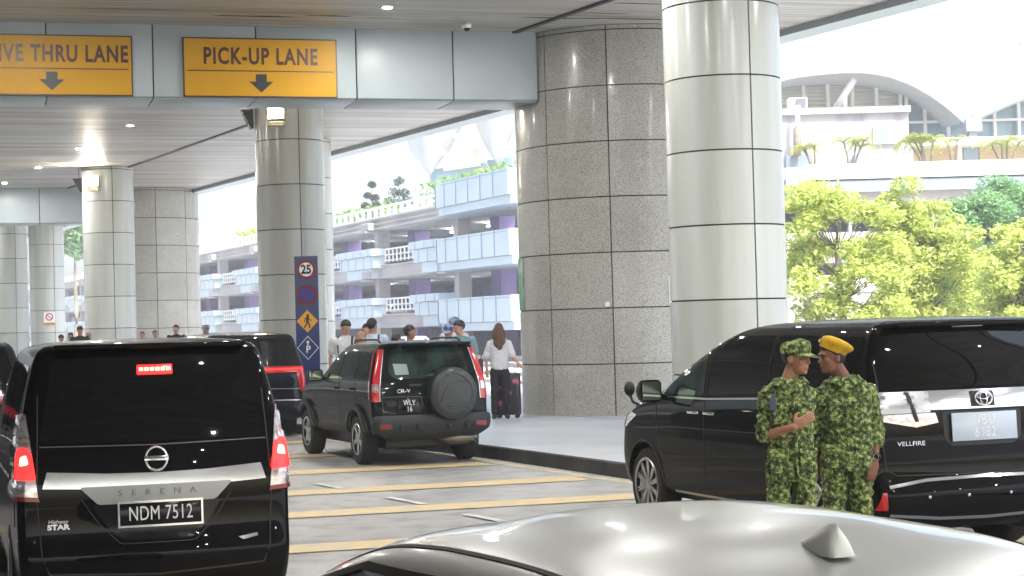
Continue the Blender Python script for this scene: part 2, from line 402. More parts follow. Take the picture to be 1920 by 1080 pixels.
# small manhole-like dark stains on the road come with the material
# ------------------------------------------------------------ canopy
EDGE = [(24.5, -5), (6.6, 30.7), (-11.3, 66.1), (-34, 111)]
ED = Vector((-.45, .893)); 
can = empty('canopy', (0, 0, ZC), label='wide covered driveway roof with a white slatted soffit over the cars', cat='canopy')
def cpoly(name, pts, z, m, **k):
    bm = bmesh.new(); bm.faces.new([bm.verts.new((p[0], p[1], z-ZC)) for p in pts])
    bmesh.ops.recalc_face_normals(bm, faces=bm.faces)
    return bobj(name, bm, m, can, norm=False, **k)
LP = [(-64, 111), (-34, 111), (-11.3, 66.1), (6.6, 30.7), (24.5, -5), (38, -32), (-14, -32)]
bm = bmesh.new(); prism(bm, LP, 0, .25); bobj('soffit', bm, M['soffit'], can)
bm = bmesh.new()
o1 = [(x+.5, y+.25) for (x, y) in LP[1:6]]
rp = [*LP[1:6], *o1[::-1]]
prism(bm, rp, -.12, 1.0); bobj('edge_fascia', bm, M['aluminium_blue'], can)
SE = [(26.3, -19), (1.64, 30.1), (-.95, 35.2), (-11.9, 57), (-25.5, 84), (-38, 108.8)]
bm = bmesh.new()
for i in range(len(SE)-1):
    a_ = Vector(SE[i]); b_ = Vector(SE[i+1]); t = (b_-a_).normalized(); q = Vector((t.y, -t.x))*.05
    prism(bm, [a_-q, b_-q, b_+q, a_+q], -.035, 0.001)
bobj('seam_trim', bm, M['black'], can)
# lifted planks showing dark gaps
def gap(c, ln, wd, ang=16.2, n=7):
    bm = bmesh.new(); e_ = Vector((math.cos(R(ang)), math.sin(R(ang)))); q = Vector((-e_.y, e_.x)); rnd = random.Random(int(c[0]*100))
    up = []; lo = []
    for i in range(n+1):
        s = i/n; wv = wd*math.sin(math.pi*s)**.6*rnd.uniform(.5, 1)
        p = Vector(c)+e_*(s-.5)*ln
        up.append(bm.verts.new((*(p+q*wv/2), -.006))); lo.append(bm.verts.new((*(p-q*wv/2), -.006)))
    for i in range(n): bm.faces.new((lo[i], lo[i+1], up[i+1], up[i]))
    bobj('plank_gap', bm, M['joint'], can)
for c, ln, wd in (((-4.2, 30.6), 1.6, .14), ((-3.0, 30.75), .9, .10), ((-2.1, 31.1), .7, .05), ((-10.6, 46.6), 1.6, .12), ((-13, 51.5), 2.5, .1), ((-9, 45.2), 1.2, .06),
                  ((.95, 31.6), 1.6, .10), ((1.6, 31.2), 1.3, .07), ((2.2, 31.9), 1.8, .12), ((2.3, 30.4), 1.2, .08), ((-6.2, 29.6), 2.2, .05), ((-11.4, 42.7), 1.5, .06)): gap(c, ln, wd)
# ------------------------------------------------------------ beams
ANG = R(16.2); EBm = Vector((math.cos(ANG), math.sin(ANG)))
def beam(P, t0, t1, joints, label):
    b = empty('overhead_beam', (P[0], P[1], 5.95), ANG, label=label, cat='beam', group='grey panel clad overhead beams')
    bm = bmesh.new(); box(bm, ((t0+t1)/2, .66, .625), (t1-t0-.02, 1.28, 1.24)); bobj('core', bm, M['joint'], b)
    bm = bmesh.new(); xs = [t0]+[j for j in joints if t0 < j < t1]+[t1]
    for i in range(len(xs)-1):
        x0, x1 = xs[i]+.012, xs[i+1]-.012
        box(bm, ((x0+x1)/2, 0, .625), (x1-x0, .04, 1.246), bev=.006)
        box(bm, ((x0+x1)/2, .66, -.01), (x1-x0, 1.26, .03), bev=.005)
    box(bm, (t1, .66, .62), (.03, 1.27, 1.23))
    autosmooth(bobj('cladding', bm, M['aluminium_blue'], b), 30); return b
P1 = (-4.29, 31.7)
beam(P1, -16, 5.05, [-16+.15+i*1.78 for i in range(0)]+[-.09+1.78*k for k in range(-9, 3)], 'grey overhead beam above the two yellow lane signs')
beam((-16.6, 64.3), -16, 1.5, [-.09+1.78*k for k in range(-9, 3)], 'farther grey overhead beam at the left behind the lamp column')
# ------------------------------------------------------------ columns
def column(name, c, r, npan, joint_ang, m, label, group, cat='column'):
    o = empty(name, (c[0], c[1], .18), 0, label=label, cat=cat, group=group)
    bm = bmesh.new(); lathe(bm, [(r-.02, -.18), (r-.02, ZC-.18)], 72); bobj('core', bm, M['joint'], o, smooth=False)
    bm = bmesh.new(); gz = .011; rows = []
    z = 0.0
    zs = [0.0, .93]
    while zs[-1]+1.0 < ZC-.18: zs.append(zs[-1]+1.0)
    zs.append(ZC-.18)
    ga = .011/r; seg = max(6, int(40/npan*2))
    for a0 in range(npan):
        A0 = joint_ang+a0*2*math.pi/npan+ga; A1 = joint_ang+(a0+1)*2*math.pi/npan-ga
        for k in range(len(zs)-1):
            z0 = zs[k]+(gz if k else 0); z1 = zs[k+1]-gz
            if z1-z0 < .03: continue
            lo = []; hi = []; li = []; hi2 = []
            for s in range(seg+1):
                t = A0+(A1-A0)*s/seg; cs, sn = math.cos(t), math.sin(t)
                lo.append(bm.verts.new((cs*r, sn*r, z0))); hi.append(bm.verts.new((cs*r, sn*r, z1)))
                li.append(bm.verts.new((cs*(r-.025), sn*(r-.025), z0))); hi2.append(bm.verts.new((cs*(r-.025), sn*(r-.025), z1)))
            for s in range(seg):
                bm.faces.new((lo[s], lo[s+1], hi[s+1], hi[s])); bm.faces.new((lo[s+1], lo[s], li[s], li[s+1])); bm.faces.new((hi[s], hi[s+1], hi2[s+1], hi2[s]))
            bm.faces.new((lo[0], hi[0], hi2[0], li[0])); bm.faces.new((lo[-1], li[-1], hi2[-1], hi[-1]))
    autosmooth(bobj('cladding', bm, m, o), 30)
    return o
def face_ang(c, deg):      # direction towards the camera turned by deg (positive: to the right in the picture)
    return math.atan2(-c[1], -c[0])+R(deg)
SC = 'round cream steel clad columns'; GC = 'wide round granite columns'
C1 = (2.97, 24.9); C2 = (-4.93, 40.8); C3 = (-12.75, 57.5); C4 = (-20.5, 73.8)
for c, r, ja, lb in ((C1, .80, 28, 'nearest cream panelled round column behind the large black minivan'),
                     (C2, .77, 16, 'cream round column with a lit floodlight behind the blue sign post'),
                     (C3, .80, 10, 'cream round column with a lit floodlight left of the farther granite column'),
                     (C4, .80, 22, 'cream round column cut by the left picture edge')):
    column('round_column', c, r, 3, face_ang(c, ja), M['steel_cream'], lb, SC)
column('round_column', (-5.78, 50.8), .80, 3, face_ang((-5.78, 50.8), 40), M['steel_cream'], 'cream round column mostly hidden behind the column with the blue sign post', SC)
column('round_column', (-21.2, 82.7), .78, 3, face_ang((-21.2, 82.7), 24), M['steel_cream'], 'far cream round column carrying a small no smoking notice', SC)
G1 = (2.14, 34.4); G2 = (-13.6, 67.3)
column('granite_column', G1, 2.0, 10, face_ang(G1, -6.3), M['granite'], 'broad speckled granite column standing on the pavement beside the woman in white', GC)
column('granite_column', G2, 2.0, 10, face_ang(G2, 12), M['granite'], 'farther broad pale granite column behind the left lamp column', GC)
# ------------------------------------------------------------ text
def text_mesh(s, size, ext=.004, bold=0.0, sx=1.0, align='CENTER', spacing=1.0):
    cu = bpy.data.curves.new('t', 'FONT'); cu.body = s; cu.size = size; cu.extrude = ext; cu.offset = bold
    cu.align_x = align; cu.align_y = 'CENTER'; cu.space_character = spacing; cu.resolution_u = 4
    o = bpy.data.objects.new('t', cu); col.objects.link(o)
    me = evaluated(o); kill(o); bpy.data.curves.remove(cu)
    me.transform(Matrix.Diagonal((sx, 1, 1, 1)))
    return me
def text(name, s, size, m, parent, mtx, **k):
    me = text_mesh(s, size, **k); me.transform(mtx); me.materials.clear()
    return link(name, me, m, parent)
FRONT = Matrix.Rotation(R(90), 4, 'X')          # text plane XY -> XZ, facing -Y
def poly_plate(bm, pts, y0, y1):                # pts in (x, z)
    a_ = [bm.verts.new((p[0], y0, p[1])) for p in pts]; b_ = [bm.verts.new((p[0], y1, p[1])) for p in pts]; n = len(pts)
    for i in range(n): bm.faces.new((a_[i], a_[(i+1) % n], b_[(i+1) % n], b_[i]))
    bm.faces.new(a_[::-1]); bm.faces.new(b_)
M['sign_yellow'] = mat('amber sign face', (.56, .285, .0), .45, spec=.25, var=.06, vscale=1.5)
M['sign_ink'] = mat('dark maroon sign ink', (.055, .010, .008), .4)
M['sign_black'] = mat('black sign ink', (.012, .014, .014), .4)
def lane_sign(t, words, label, spacing, sx):
    p = Vector(P1)+EBm*t
    o = empty('lane_sign', (p.x, p.y, 5.95), ANG, label=label, cat='sign', group='yellow lane signs on the beam')
    bm = bmesh.new(); box(bm, (0, -.055, .515), (2.70, .06, 1.04), bev=.004); bobj('frame', bm, M['sign_ink'], o)
    bm = bmesh.new(); box(bm, (0, -.087, .515), (2.65, .012, .99)); bobj('panel', bm, M['sign_yellow'], o)
    text('lettering', words, .40, M['sign_ink'], o, Matrix.Translation((0, -.096, .70)) @ FRONT, bold=.011, sx=sx, spacing=spacing)
    bm = bmesh.new(); box(bm, (0, -.096, .455), (2.56, .006, .018)); bobj('rule', bm, M['sign_ink'], o)
    bm = bmesh.new(); poly_plate(bm, [(-.095, .40), (-.095, .27), (-.21, .27), (0, .085), (.21, .27), (.095, .27), (.095, .40)][::-1], -.10, -.094); bobj('arrow', bm, M['sign_black'], o)
lane_sign(-.018, 'PICK-UP LANE', 'amber overhead sign reading PICK-UP LANE with a down arrow', 1.16, .69)
lane_sign(-3.57, 'DRIVE THRU LANE', 'amber overhead sign reading DRIVE THRU LANE, cut by the left picture edge', 1.14, .685)
# ------------------------------------------------------------ lamps on the soffit
M['lamp_on'] = mat('lit lamp', (1, 1, 1), .5, emis=(1, .985, .96), es=LAMP_E)
M['lamp_ring'] = mat('lamp ring', (.7, .7, .68), .3)
def downlight(x, y, label=None):
    bm = bmesh.new(); lathe(bm, [(.075, -.012), (.115, -.014), (.12, -.004), (.075, -.002)], 24, closed=True)
    o = bobj('downlight', bm, M['lamp_ring'], smooth=True, loc=(x, y, ZC), label=label or 'small round ceiling downlight out of view above the cars', cat='light', group='round downlights in the soffit')
    bm = bmesh.new(); bmesh.ops.create_circle(bm, cap_ends=True, segments=20, radius=.075)
    for f in bm.faces: f.normal_update()
    l = bobj('lamp', bm, M['lamp_on'], o, norm=False); l.location = (0, 0, -.01); l.rotation_euler = (math.pi, 0, 0)
dl_lab = {0: 'lit round downlight in the soffit above the PICK-UP LANE sign, nearest of its row', 3: 'lit round downlight just left of the lamp column, biggest beyond the beam',
          4: 'second lit downlight beyond the beam, above the left lamp column', 5: 'third lit downlight beyond the beam', 6: 'farthest lit downlight at the left picture edge'}
for k in range(-7, 10):
    if k in (1, 2): continue
    downlight(-1.95-2.55*k, 30.1-5.3*k if False else 30.1+5.3*k, dl_lab.get(k))
for off in (6,):
    for k in range(-7, 9, 1): downlight(-1.95-2.55*k-.9*off, 30.1+5.3*k-.43*off)
for off in (-6,):
    for k in range(-7, -1): downlight(-1.95-2.55*k-.9*off, 30.1+5.3*k-.43*off)
M['flood_on'] = mat('lit floodlight face', (1, 1, 1), .5, emis=(1, .90, .74), es=60)
M['housing'] = mat('cream lamp housing', (.45, .40, .28), .5)
def toward(c, deg, r, z): 
    a_ = face_ang(c, deg); return (c[0]+math.cos(a_)*r, c[1]+math.sin(a_)*r, z), a_+math.pi/2
for c, dg, z, lb, lb2 in ((C2, -17, 6.70, 'lit square floodlight high on the column behind the blue sign post', 'black wedge shaped loudspeaker beside the middle lamp column top'),
                     (C3, -28, 6.72, 'lit square floodlight high on the left lamp column', 'black wedge shaped loudspeaker beside the left lamp column top')):
    p, rz = toward(c, dg, .80, z)
    o = empty('floodlight', p, rz, label=lb, cat='floodlight', group='lit floodlights on columns')
    bm = bmesh.new(); box(bm, (0, -.10, 0), (.40, .14, .36), bev=.02); box(bm, (0, -.02, -.02), (.1, .08, .12)); box(bm, (0, -.12, -.27), (.38, .10, .1), bev=.01); bobj('housing', bm, M['housing'], o)
    bm = bmesh.new(); box(bm, (0, -.175, .01), (.33, .01, .28)); bobj('lamp', bm, M['flood_on'], o)
    p, rz = toward(c, -86, .88, z-.02)
    o = empty('loudspeaker', p, R(16), label=lb2, cat='loudspeaker', group='black wedge loudspeakers')
    bm = bmesh.new(); poly_plate(bm, [(-.20, .16), (.08, .18), (.08, -.26), (0.02, -.27)], -.12, .12); bobj('cabinet', bm, M['black'], o)
    bm = bmesh.new(); tube(bm, [(.0, 0, .22), (-.02, 0, .45), (0, 0, ZC-z+.1)], .012, 6); bobj('cable', bm, M['black'], o)
# dome camera
o = empty('dome_camera', (-.68, 31.9, ZC), 0, label='small white dome camera with dark lens under the soffit above the beam', cat='camera')
bm = bmesh.new(); lathe(bm, [(0.0, 0.0), (.08, 0), (.09, -.04), (.075, -.09), (0.06, -.095)][::1], 24); bobj('housing', bm, M['white_paint'], o, smooth=True)
bm = bmesh.new(); ellipsoid(bm, (0.01, -.02, -.10), (.055, .055, .05)); bobj('lens', bm, M['blackgloss'], o, smooth=True)
# terminal side wall left of the picture (the other side of the driveway)
o = empty('terminal_wall', (-19, 0, 0), 0, label='dark glazed terminal front along the far side of the driveway, out of view', cat='wall')
bm = bmesh.new(); prism(bm, [(5, -30), (-40.5, 68), (-41.5, 68), (4, -30)], 0, ZC); bobj('glazing', bm, mat('dark shopfront glass', (.05, .05, .045), .15, spec=.6, c2=(.14, .12, .09), vscale=.3), o)
bm = bmesh.new()
for i in range(28):
    x = 5-45.5*i/28; y = -30+98*i/28; box(bm, (x+.1, y, ZC/2), (.14, .14, ZC))
bobj('mullions', bm, M['satin'], o)
# ------------------------------------------------------------ blue sign post
M['sign_blue'] = mat('blue sign face', (.010, .030, .13), .3, coat=.4)
M['sign_red'] = mat('sign red', (.16, .006, .012), .4); M['sign_blue2'] = mat('sign bright blue', (.02, .03, .28), .4)
M['sign_orange'] = mat('sign orange', (.72, .33, .02), .4)
o = empty('sign_post', (-4.02, 35.5, 0), R(2), label='tall blue sign board with speed limit 25, no parking, pedestrian and P symbols', cat='sign')
s0 = o.location.y/3400
W2 = .228; Z0 = .18; Z1 = 1.83+(622-480)*s0
bm = bmesh.new(); box(bm, (0, .03, (Z0+Z1)/2), (W2*2, .10, Z1-Z0), bev=.004); bobj('board', bm, M['sign_blue'], o)
def zz(y): return 1.83+(622-y)*s0
def disc(name, z, r0, r1, m, y=-.024, seg=40, dx=0):
    bm = bmesh.new()
    if r0 > 0:
        lathe(bm, [(r0, 0), (r1, 0), (r1, -.004), (r0, -.004)], seg, closed=True)
    else: lathe(bm, [(r1, 0), (r1, -.004)], seg)
    q = bobj(name, bm, m, o); q.location = (dx, y, z); q.rotation_euler = (R(-90), 0, 0); return q
z = zz(505); disc('red_ring', z, .135, .20, M['sign_red']); disc('white_disc', z, 0, .14, M['white_paint'], y=-.0215)
text('speed_figures', '25', .24, M['sign_black'], o, Matrix.Translation((0, -.031, z-.005)) @ FRONT, bold=.008, sx=.85)
z = zz(553); disc('no_parking_ring', z, .14, .20, M['sign_red']); disc('no_parking_disc', z, 0, .145, M['sign_blue2'], y=-.0215)
bm = bmesh.new(); box(bm, (0, -.030, z), (.29, .006, .035), M=Matrix.Translation((0, 0, z)) @ Matrix.Rotation(R(-45), 4, 'Y') @ Matrix.Translation((0, 0, -z))); bobj('no_parking_bar', bm, M['sign_red'], o)
z = zz(602); bm = bmesh.new(); poly_plate(bm, [(0, z+.22), (.21, z), (0, z-.22), (-.21, z)], -.027, -.021); bobj('crossing_diamond', bm, M['sign_orange'], o)
bm = bmesh.new()
lathe(bm, [(.024, 0), (.024, .004)], 16, M=Matrix.Translation((.01, -.028, z+.115)) @ Matrix.Rotation(R(90), 4, 'X'))
def stroke(bm, pts, wd, y):
    for i in range(len(pts)-1):
        a_ = Vector(pts[i]); b_ = Vector(pts[i+1]); t = (b_-a_).normalized(); n = Vector((-t.y, t.x))*wd/2
        y_ = y-.0006*i
        poly_plate(bm, [tuple(a_-n-t*wd*.3), tuple(b_-n+t*wd*.3), tuple(b_+n+t*wd*.3), tuple(a_+n-t*wd*.3)], y_-.003, y_)
stroke(bm, [(.01, z+.085), (.0, z+.0)], .05, -.0275)
stroke(bm, [(.0, z+.0), (.035, z-.06), (.05, z-.125)], .026, -.0275); stroke(bm, [(.0, z+.0), (-.02, z-.06), (-.06, z-.125)], .026, -.029)
stroke(bm, [(.0, z+.075), (.045, z+.03), (.075, z+.015)], .018, -.0275); stroke(bm, [(.0, z+.075), (-.045, z+.04), (-.055, z-.005)], .018, -.029)
bobj('walking_figure', bm, M['sign_black'], o)
z = zz(652); bm = bmesh.new(); d = .205
stroke(bm, [(0, z+d*1.1), (d, z), (0, z-d*1.1), (-d, z), (0, z+d*1.1)], .011, -.022); 
stroke(bm, [(0, z+.06), (0, z+.12)], .022, -.022); poly_plate(bm, [(-.035, z+.10), (.035, z+.10), (0, z+.15)], -.026, -.022)
bobj('parking_outline', bm, M['white_paint'], o)
text('parking_letter', 'P', .20, M['white_paint'], o, Matrix.Translation((.005, -.026, z-.035)) @ FRONT, bold=.003, sx=.9)
# notices on columns
p, rz = toward((-21.2, 82.7), 5, .80, 2.72)
o = empty('notice', p, rz, label='small no smoking notice over a yellow strip on the far column', cat='notice')
bm = bmesh.new(); poly_plate(bm, [(-.25, -.28), (.25, -.28), (.25, .32), (-.25, .32)], -.02, .0); bobj('sheet', bm, M['white_paint'], o)
bm = bmesh.new(); lathe(bm, [(.12, 0), (.17, 0), (.17, .006), (.12, .006)], 28, M=Matrix.Translation((0, -.02, .1)) @ Matrix.Rotation(R(90), 4, 'X'), closed=True)
box(bm, (0, -.026, .10), (.26, .006, .035), M=Matrix.Translation((0, 0, .10)) @ Matrix.Rotation(R(40), 4, 'Y') @ Matrix.Translation((0, 0, -.10))); bobj('prohibition_ring', bm, mat('notice red', (.5, .03, .04), .5), o)
bm = bmesh.new(); poly_plate(bm, [(-.25, -.27), (.25, -.27), (.25, -.16), (-.25, -.16)], -.026, -.021); bobj('yellow_strip', bm, M['sign_yellow'], o)
def curved_sheet(name, c, r, a0, a1, z0, z1, m, **k):
    bm = bmesh.new(); n = 8; lo = []; hi = []
    for i in range(n+1):
        t = a0+(a1-a0)*i/n; lo.append(bm.verts.new((c[0]+math.cos(t)*r, c[1]+math.sin(t)*r, z0))); hi.append(bm.verts.new((c[0]+math.cos(t)*r, c[1]+math.sin(t)*r, z1)))
    for i in range(n): bm.faces.new((lo[i], lo[i+1], hi[i+1], hi[i]))
    bm.normal_update(); bmesh.ops.solidify(bm, geom=bm.faces[:], thickness=.006)
    return bobj(name, bm, m, **k)
curved_sheet('poster', G1, 2.012, face_ang(G1, -86), face_ang(G1, -70), 2.12, 3.10, mat('green poster', (.16, .38, .24), .5, c2=(.45, .60, .50), vscale=3, thr=(.4, .5)), label='green notice wrapped on the left edge of the near granite column', cat='poster')
curved_sheet('notice', G1, 2.012, face_ang(G1, 23), face_ang(G1, 31), 2.12, 2.66, mat('white notice', (.66, .66, .66), .5), label='white paper notice on the granite column, partly behind the cream column', cat='notice')
p, rz = toward(G1, -9, 2.0, 2.18)
bm = bmesh.new(); box(bm, (0, -.02, 0), (.08, .04, .08), bev=.008)
q = bobj('wall_socket', bm, M['white_paint'], label='small white square box on the near granite column', cat='box'); q.location = p; q.rotation_euler = (0, 0, rz)
# ============================================================ background buildings and plants
CM = cam.matrix_world.copy()
def at(px, py, Y):          # a photo measurement turned into a world point at distance Y
    d = CM.to_3x3() @ Vector(((px-960)/3400, (540-py)/3400, -1)); return CM.translation + d*(Y/d.y)
GA = math.atan2(.922, -.387)
gar = empty('parking_garage', (0, 99, 0), GA, label='multi storey parking garage with pale balconies and purple pillars across the road', cat='building')
def gobj(name, bm, m, smooth=False, **k): return bobj(name, bm, m, gar, smooth, **k)
S0, S1 = -4, 205
PIL = [7.6+14.6*k for k in range(0, 14)]
TOPS = [8.36, 5.15, 1.95]           # soffit heights of the openings' upper edges
bm = bmesh.new()
for t in TOPS: box(bm, ((S0+S1)/2, -9, t+.10), (S1-S0, 18, .25))
gobj('floor_slab', bm, M['garage_ceiling'])
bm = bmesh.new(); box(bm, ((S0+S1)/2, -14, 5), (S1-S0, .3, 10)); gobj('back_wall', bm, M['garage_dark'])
bm = bmesh.new()
for k, t in enumerate(TOPS[:-1]+[1.95]):
    h = (9.1 if k == 0 else t+.85)
    box(bm, ((S0+S1)/2, .15, (t+h)/2), (S1-S0, .5, h-t)); box(bm, ((S0+S1)/2, .30, h-.02), (S1-S0, .55, .10)); box(bm, ((S0+S1)/2, .30, t+.1), (S1-S0, .45, .12))
    if k == 0: box(bm, ((S0+S1)/2, .34, 8.75), (S1-S0, .40, .10))
gobj('spandrel', bm, M['concrete'])
for s in PIL:
    bm = bmesh.new(); box(bm, (s, -.1, 4.5), (.75, .8, 9.0))
    for z in (8.6, 5.4): box(bm, (s+.3, .55, z), (1.6, .9, .5), bev=.05); box(bm, (s+.3, .9, z-.33), (1.2, .5, .1))
    gobj('pillar', bm, M['concrete'])
    bm = bmesh.new(); box(bm, (s-.2, -2.6, 4.2), (1.5, 1.0, 8.2)); gobj('purple_pillar', bm, M['purple'])
    # planters
    for top in (7.1, 3.9):
        if s < 8: x0, x1 = s+.3, s+5.8
        else: x0, x1 = s-2.0, s+6.2
        bm = bmesh.new(); xm = (x0+x1)/2
        prism(bm, [(x0, .3), (x0+.25, 1.25), (x1-.25, 1.25), (x1, .3)], top-.45, top)
        prism(bm, [(x0+.25, .3), (x0+.5, 1.05), (x1-.5, 1.05), (x1-.25, .3)], top-1.25, top-.47)
        prism(bm, [(x0+1.2, .3), (x0+1.4, .85), (x1-1.4, .85), (x1-1.2, .3)], top-1.9, top-1.27)
        gobj('planter_box', bm, M['panel_blue'])
        bm = bmesh.new()
        for q in np.arange(x0+.9, x1-.5, 1.6): box(bm, (q, 1.06, top-.86), (.03, .02, .76)); box(bm, (q, 1.26, top-.22), (.03, .02, .44))
        gobj('planter_joint', bm, M['panel_line'])
        # railing bay
        y0 = x1+.05; y1 = (s+14.6-2.0)
        bm = bmesh.new()
        box(bm, ((y0+y1)/2, .35, top-.08), (y1-y0, .10, .10)); box(bm, ((y0+y1)/2, .35, top-.45), (y1-y0, .07, .07)); box(bm, ((y0+y1)/2, .35, top-.80), (y1-y0, .07, .08))
        n = 9
        for i in range(n+1): box(bm, (y0+(y1-y0)*i/n, .35, top-.5), (.09, .09, .85))
        gobj('railing', bm, M['rail_white'])
# roof balustrade
bm = bmesh.new(); n = 150
box(bm, ((8+S1)/2, .2, 9.85), (S1-8, .16, .14)); box(bm, ((8+S1)/2, .2, 9.15), (S1-8, .2, .14))
for i in range(n): box(bm, (8+(S1-8)*i/n, .2, 9.5), (.42, .12, .62))
gobj('balustrade', bm, M['rail_white'])
# curved balconies at the near end
for top in (9.95, 6.85, 3.45):
    pts = [(-6, 2.6)]+[(7.0-3.2+3.2*math.sin(t), .3+2.3*math.cos(t)) for t in np.linspace(0, math.pi/2, 9)]
    pts = [(-6, .2)]+pts
    bm = bmesh.new(); prism(bm, pts, top-1.35, top); p2 = [(x*(1 if x < 0 else .985), y*.94) for x, y in pts]; prism(bm, p2, top-1.8, top-1.37)
    gobj('curved_balcony', bm, M['panel_blue'])
    bm = bmesh.new()
    for q in (-4, -2.2, -.4, 1.4, 3.2): box(bm, (q, 2.62, top-.68), (.05, .03, 1.34))
    for t in (.45, .95, 1.35): box(bm, (7.0-3.2+3.21*math.sin(t), .3+2.32*math.cos(t), top-.68), (.05, .05, 1.34))
    box(bm, (-1, 2.61, top-.12), (9.5, .02, .03))
    gobj('balcony_joint', bm, M['panel_line'])
# blue walls, lamps inside
bm = bmesh.new()
for x0, x1, z0, z1 in ((50, 58.5, 6.2, 7.6), (50.5, 58, 2.9, 4.5), (28, 34, 5.4, 7.6), (24, 27, 2.2, 4.7), (9, 14, 2.2, 4.4), (-3, 5, 2.2, 4.6), (16, 18, 5.4, 7.8)): box(bm, ((x0+x1)/2, -7, (z0+z1)/2), (x1-x0, .2, z1-z0))
gobj('blue_partition', bm, M['garage_blue'])
M['tube_lamp'] = mat('garage tube lamp', (1, 1, 1), .5, emis=(.95, 1, .95), es=14)
for s in (3.5, 11, 17.5, 25.5, 33, 47.5, 56, 62):
    for z in (8.2, 5.0):
        bm = bmesh.new(); box(bm, (s+(z*1.7) % 2, -4.2, z-.08), (1.3, .15, .08)); gobj('tube_lamp', bm, M['tube_lamp'])
# leaves helper
def leaves(bmv, faces, c, r, n, size, rnd, flat=.5, hollow=.3):
    for _ in range(n):
        u = np.array([rnd.gauss(0, 1) for _ in range(3)]); u /= np.linalg.norm(u)+1e-9
        q = u*(hollow+(1-hollow)*rnd.random()**.5)*r; q[2] *= flat
        p = np.array(c)+q
        a_ = np.array([rnd.gauss(0, 1), rnd.gauss(0, 1), rnd.gauss(0, .6)]); a_ /= np.linalg.norm(a_)
        b_ = np.cross(a_, [rnd.gauss(0, .6), rnd.gauss(0, .6), 1.0]); b_ /= np.linalg.norm(b_)+1e-9
        s = size*rnd.choice((.5, .7, .9, 1.1, 1.5))*rnd.uniform(.8, 1.2)
        k = len(bmv); bmv += [p-a_*s, p-b_*s*.45, p+a_*s, p+b_*s*.45]; faces.append((k, k+1, k+2, k+3))
def leafobj(name, V, F, m, parent=None, org=(0, 0, 0), **k):
    me = bpy.data.meshes.new(name); me.from_pydata([tuple(np.array(v)-np.array(org)) for v in V], [], F); me.update()
    return link(name, me, m, parent, **k)
def hedge(name, pts, wd, hh, m, label, seed, leaf=.16, dens=60):
    rnd = random.Random(seed); V = []; F = []
    for i in range(len(pts)-1):
        a_ = np.array(pts[i]); b_ = np.array(pts[i+1]); L_ = np.linalg.norm(b_-a_)
        for j in range(int(L_*dens)):
            c = a_+(b_-a_)*rnd.random()
            c = c+np.array([rnd.uniform(-wd, wd), rnd.uniform(-wd, wd), rnd.uniform(0, hh)])
            leaves(V, F, c, .12, 1, leaf, rnd)
    return leafobj(name, V, F, m, label=label, cat='hedge', loc=None)
def gl(s, y, z): v = Matrix.Rotation(GA, 4, 'Z') @ Vector((s, y, z)); return (v.x, v.y+99, v.z)
hedge('hedge', [gl(-3, -1.6, 9.6), gl(8, -1.6, 9.6), gl(17.5, -1.6, 9.6)], .8, 1.5, M['leaf_hedge'], 'bright green clipped hedge on the garage roof beside the shell roofs', 1, dens=110)
hedge('hedge', [gl(22, -1, 9.6), gl(38, -1, 9.6)], .5, .75, M['leaf_hedge'], 'low green hedge on the garage roof right of the middle column', 2)
hedge('hedge', [gl(50, -1, 9.6), gl(64, -1, 9.6)], .5, 1.1, M['leaf_palm'], 'yellowish hedge on the garage roof left of the middle column', 3)
for px, py, hh, lb, sd_ in ((697, 372, 1.7, 'small cloud pruned shrub on the garage roof, left one', 5), (749, 366, 2.2, 'taller cloud pruned shrub on the garage roof, right one', 6)):
    Y = 124; b_ = at(px, py+22, Y); s_ = Y/3400
    o = empty('topiary_shrub', b_, 0, label=lb, cat='shrub', group='cloud pruned shrubs on the roof')
    rnd = random.Random(sd_); V = []; F = []
    bm = bmesh.new(); tube(bm, [(0, 0, -1), (.1, 0, .4), (-.12, 0, .9), (.05, 0, 1.3)], .05, 6); bobj('trunk', bm, M['trunk'], o)
    for (dx, z, r) in ((.05, 1.75 if hh < 2 else 1.75, .34), (-.25, 1.0, .34), (.25, .85, .36), (.35, .35, .38), (-.4, .3, .36)) if hh < 2 else ((0, 1.75, .45), (-.3, 1.0, .5), (.35, .95, .45), (-.7, .35, .5), (.6, .4, .5), (0, .2, .5)):
        leaves(V, F, (dx, 0, z), r, 420, .07, rnd, .75, .2)
    leafobj('foliage', V, F, M['leaf_dark'], o)
# ---- shell roofed terminal
def ribbon(name, C_, D_, m, parent, thick=.0, smooth=True):
    bm = bmesh.new(); a_ = [bm.verts.new(p) for p in C_]; b_ = [bm.verts.new(p) for p in D_]
    for i in range(len(C_)-1): bm.faces.new((a_[i], b_[i], b_[i+1], a_[i+1]))
    if thick:
        bm.normal_update(); bmesh.ops.solidify(bm, geom=bm.faces[:], thickness=thick)
    return bobj(name, bm, m, parent, smooth=False)
def rs(pts, n=24):
    pts = np.array(pts, float); t = np.arange(len(pts)); tt = np.linspace(0, len(pts)-1, n)
    return np.stack([np.interp(tt, t, pts[:, 0]), np.interp(tt, t, pts[:, 1])], 1)
def tubeo(name, pts, r, m, parent, seg=8):
    bm = bmesh.new(); tube(bm, pts, r, seg); return bobj(name, bm, m, parent, smooth=True)
ter = empty('terminal_building', (20, 112, 0), 0, label='terminal with arched white shell roof, louvres and blue glass behind the trees', cat='building')
TI = Matrix.Translation((-20, -112, 0))
def tat(px, py, Y): return TI @ at(px, py, Y)
O_ = rs([(1400, 165), (1440, 148), (1480, 136), (1530, 129), (1580, 125), (1620, 125), (1665, 132), (1710, 149), (1750, 172), (1785, 199), (1813, 226)])
I_ = rs([(1400, 170), (1440, 161), (1480, 156), (1530, 153), (1580, 153), (1620, 155), (1665, 165), (1710, 177), (1750, 193), (1785, 209), (1810, 224)])
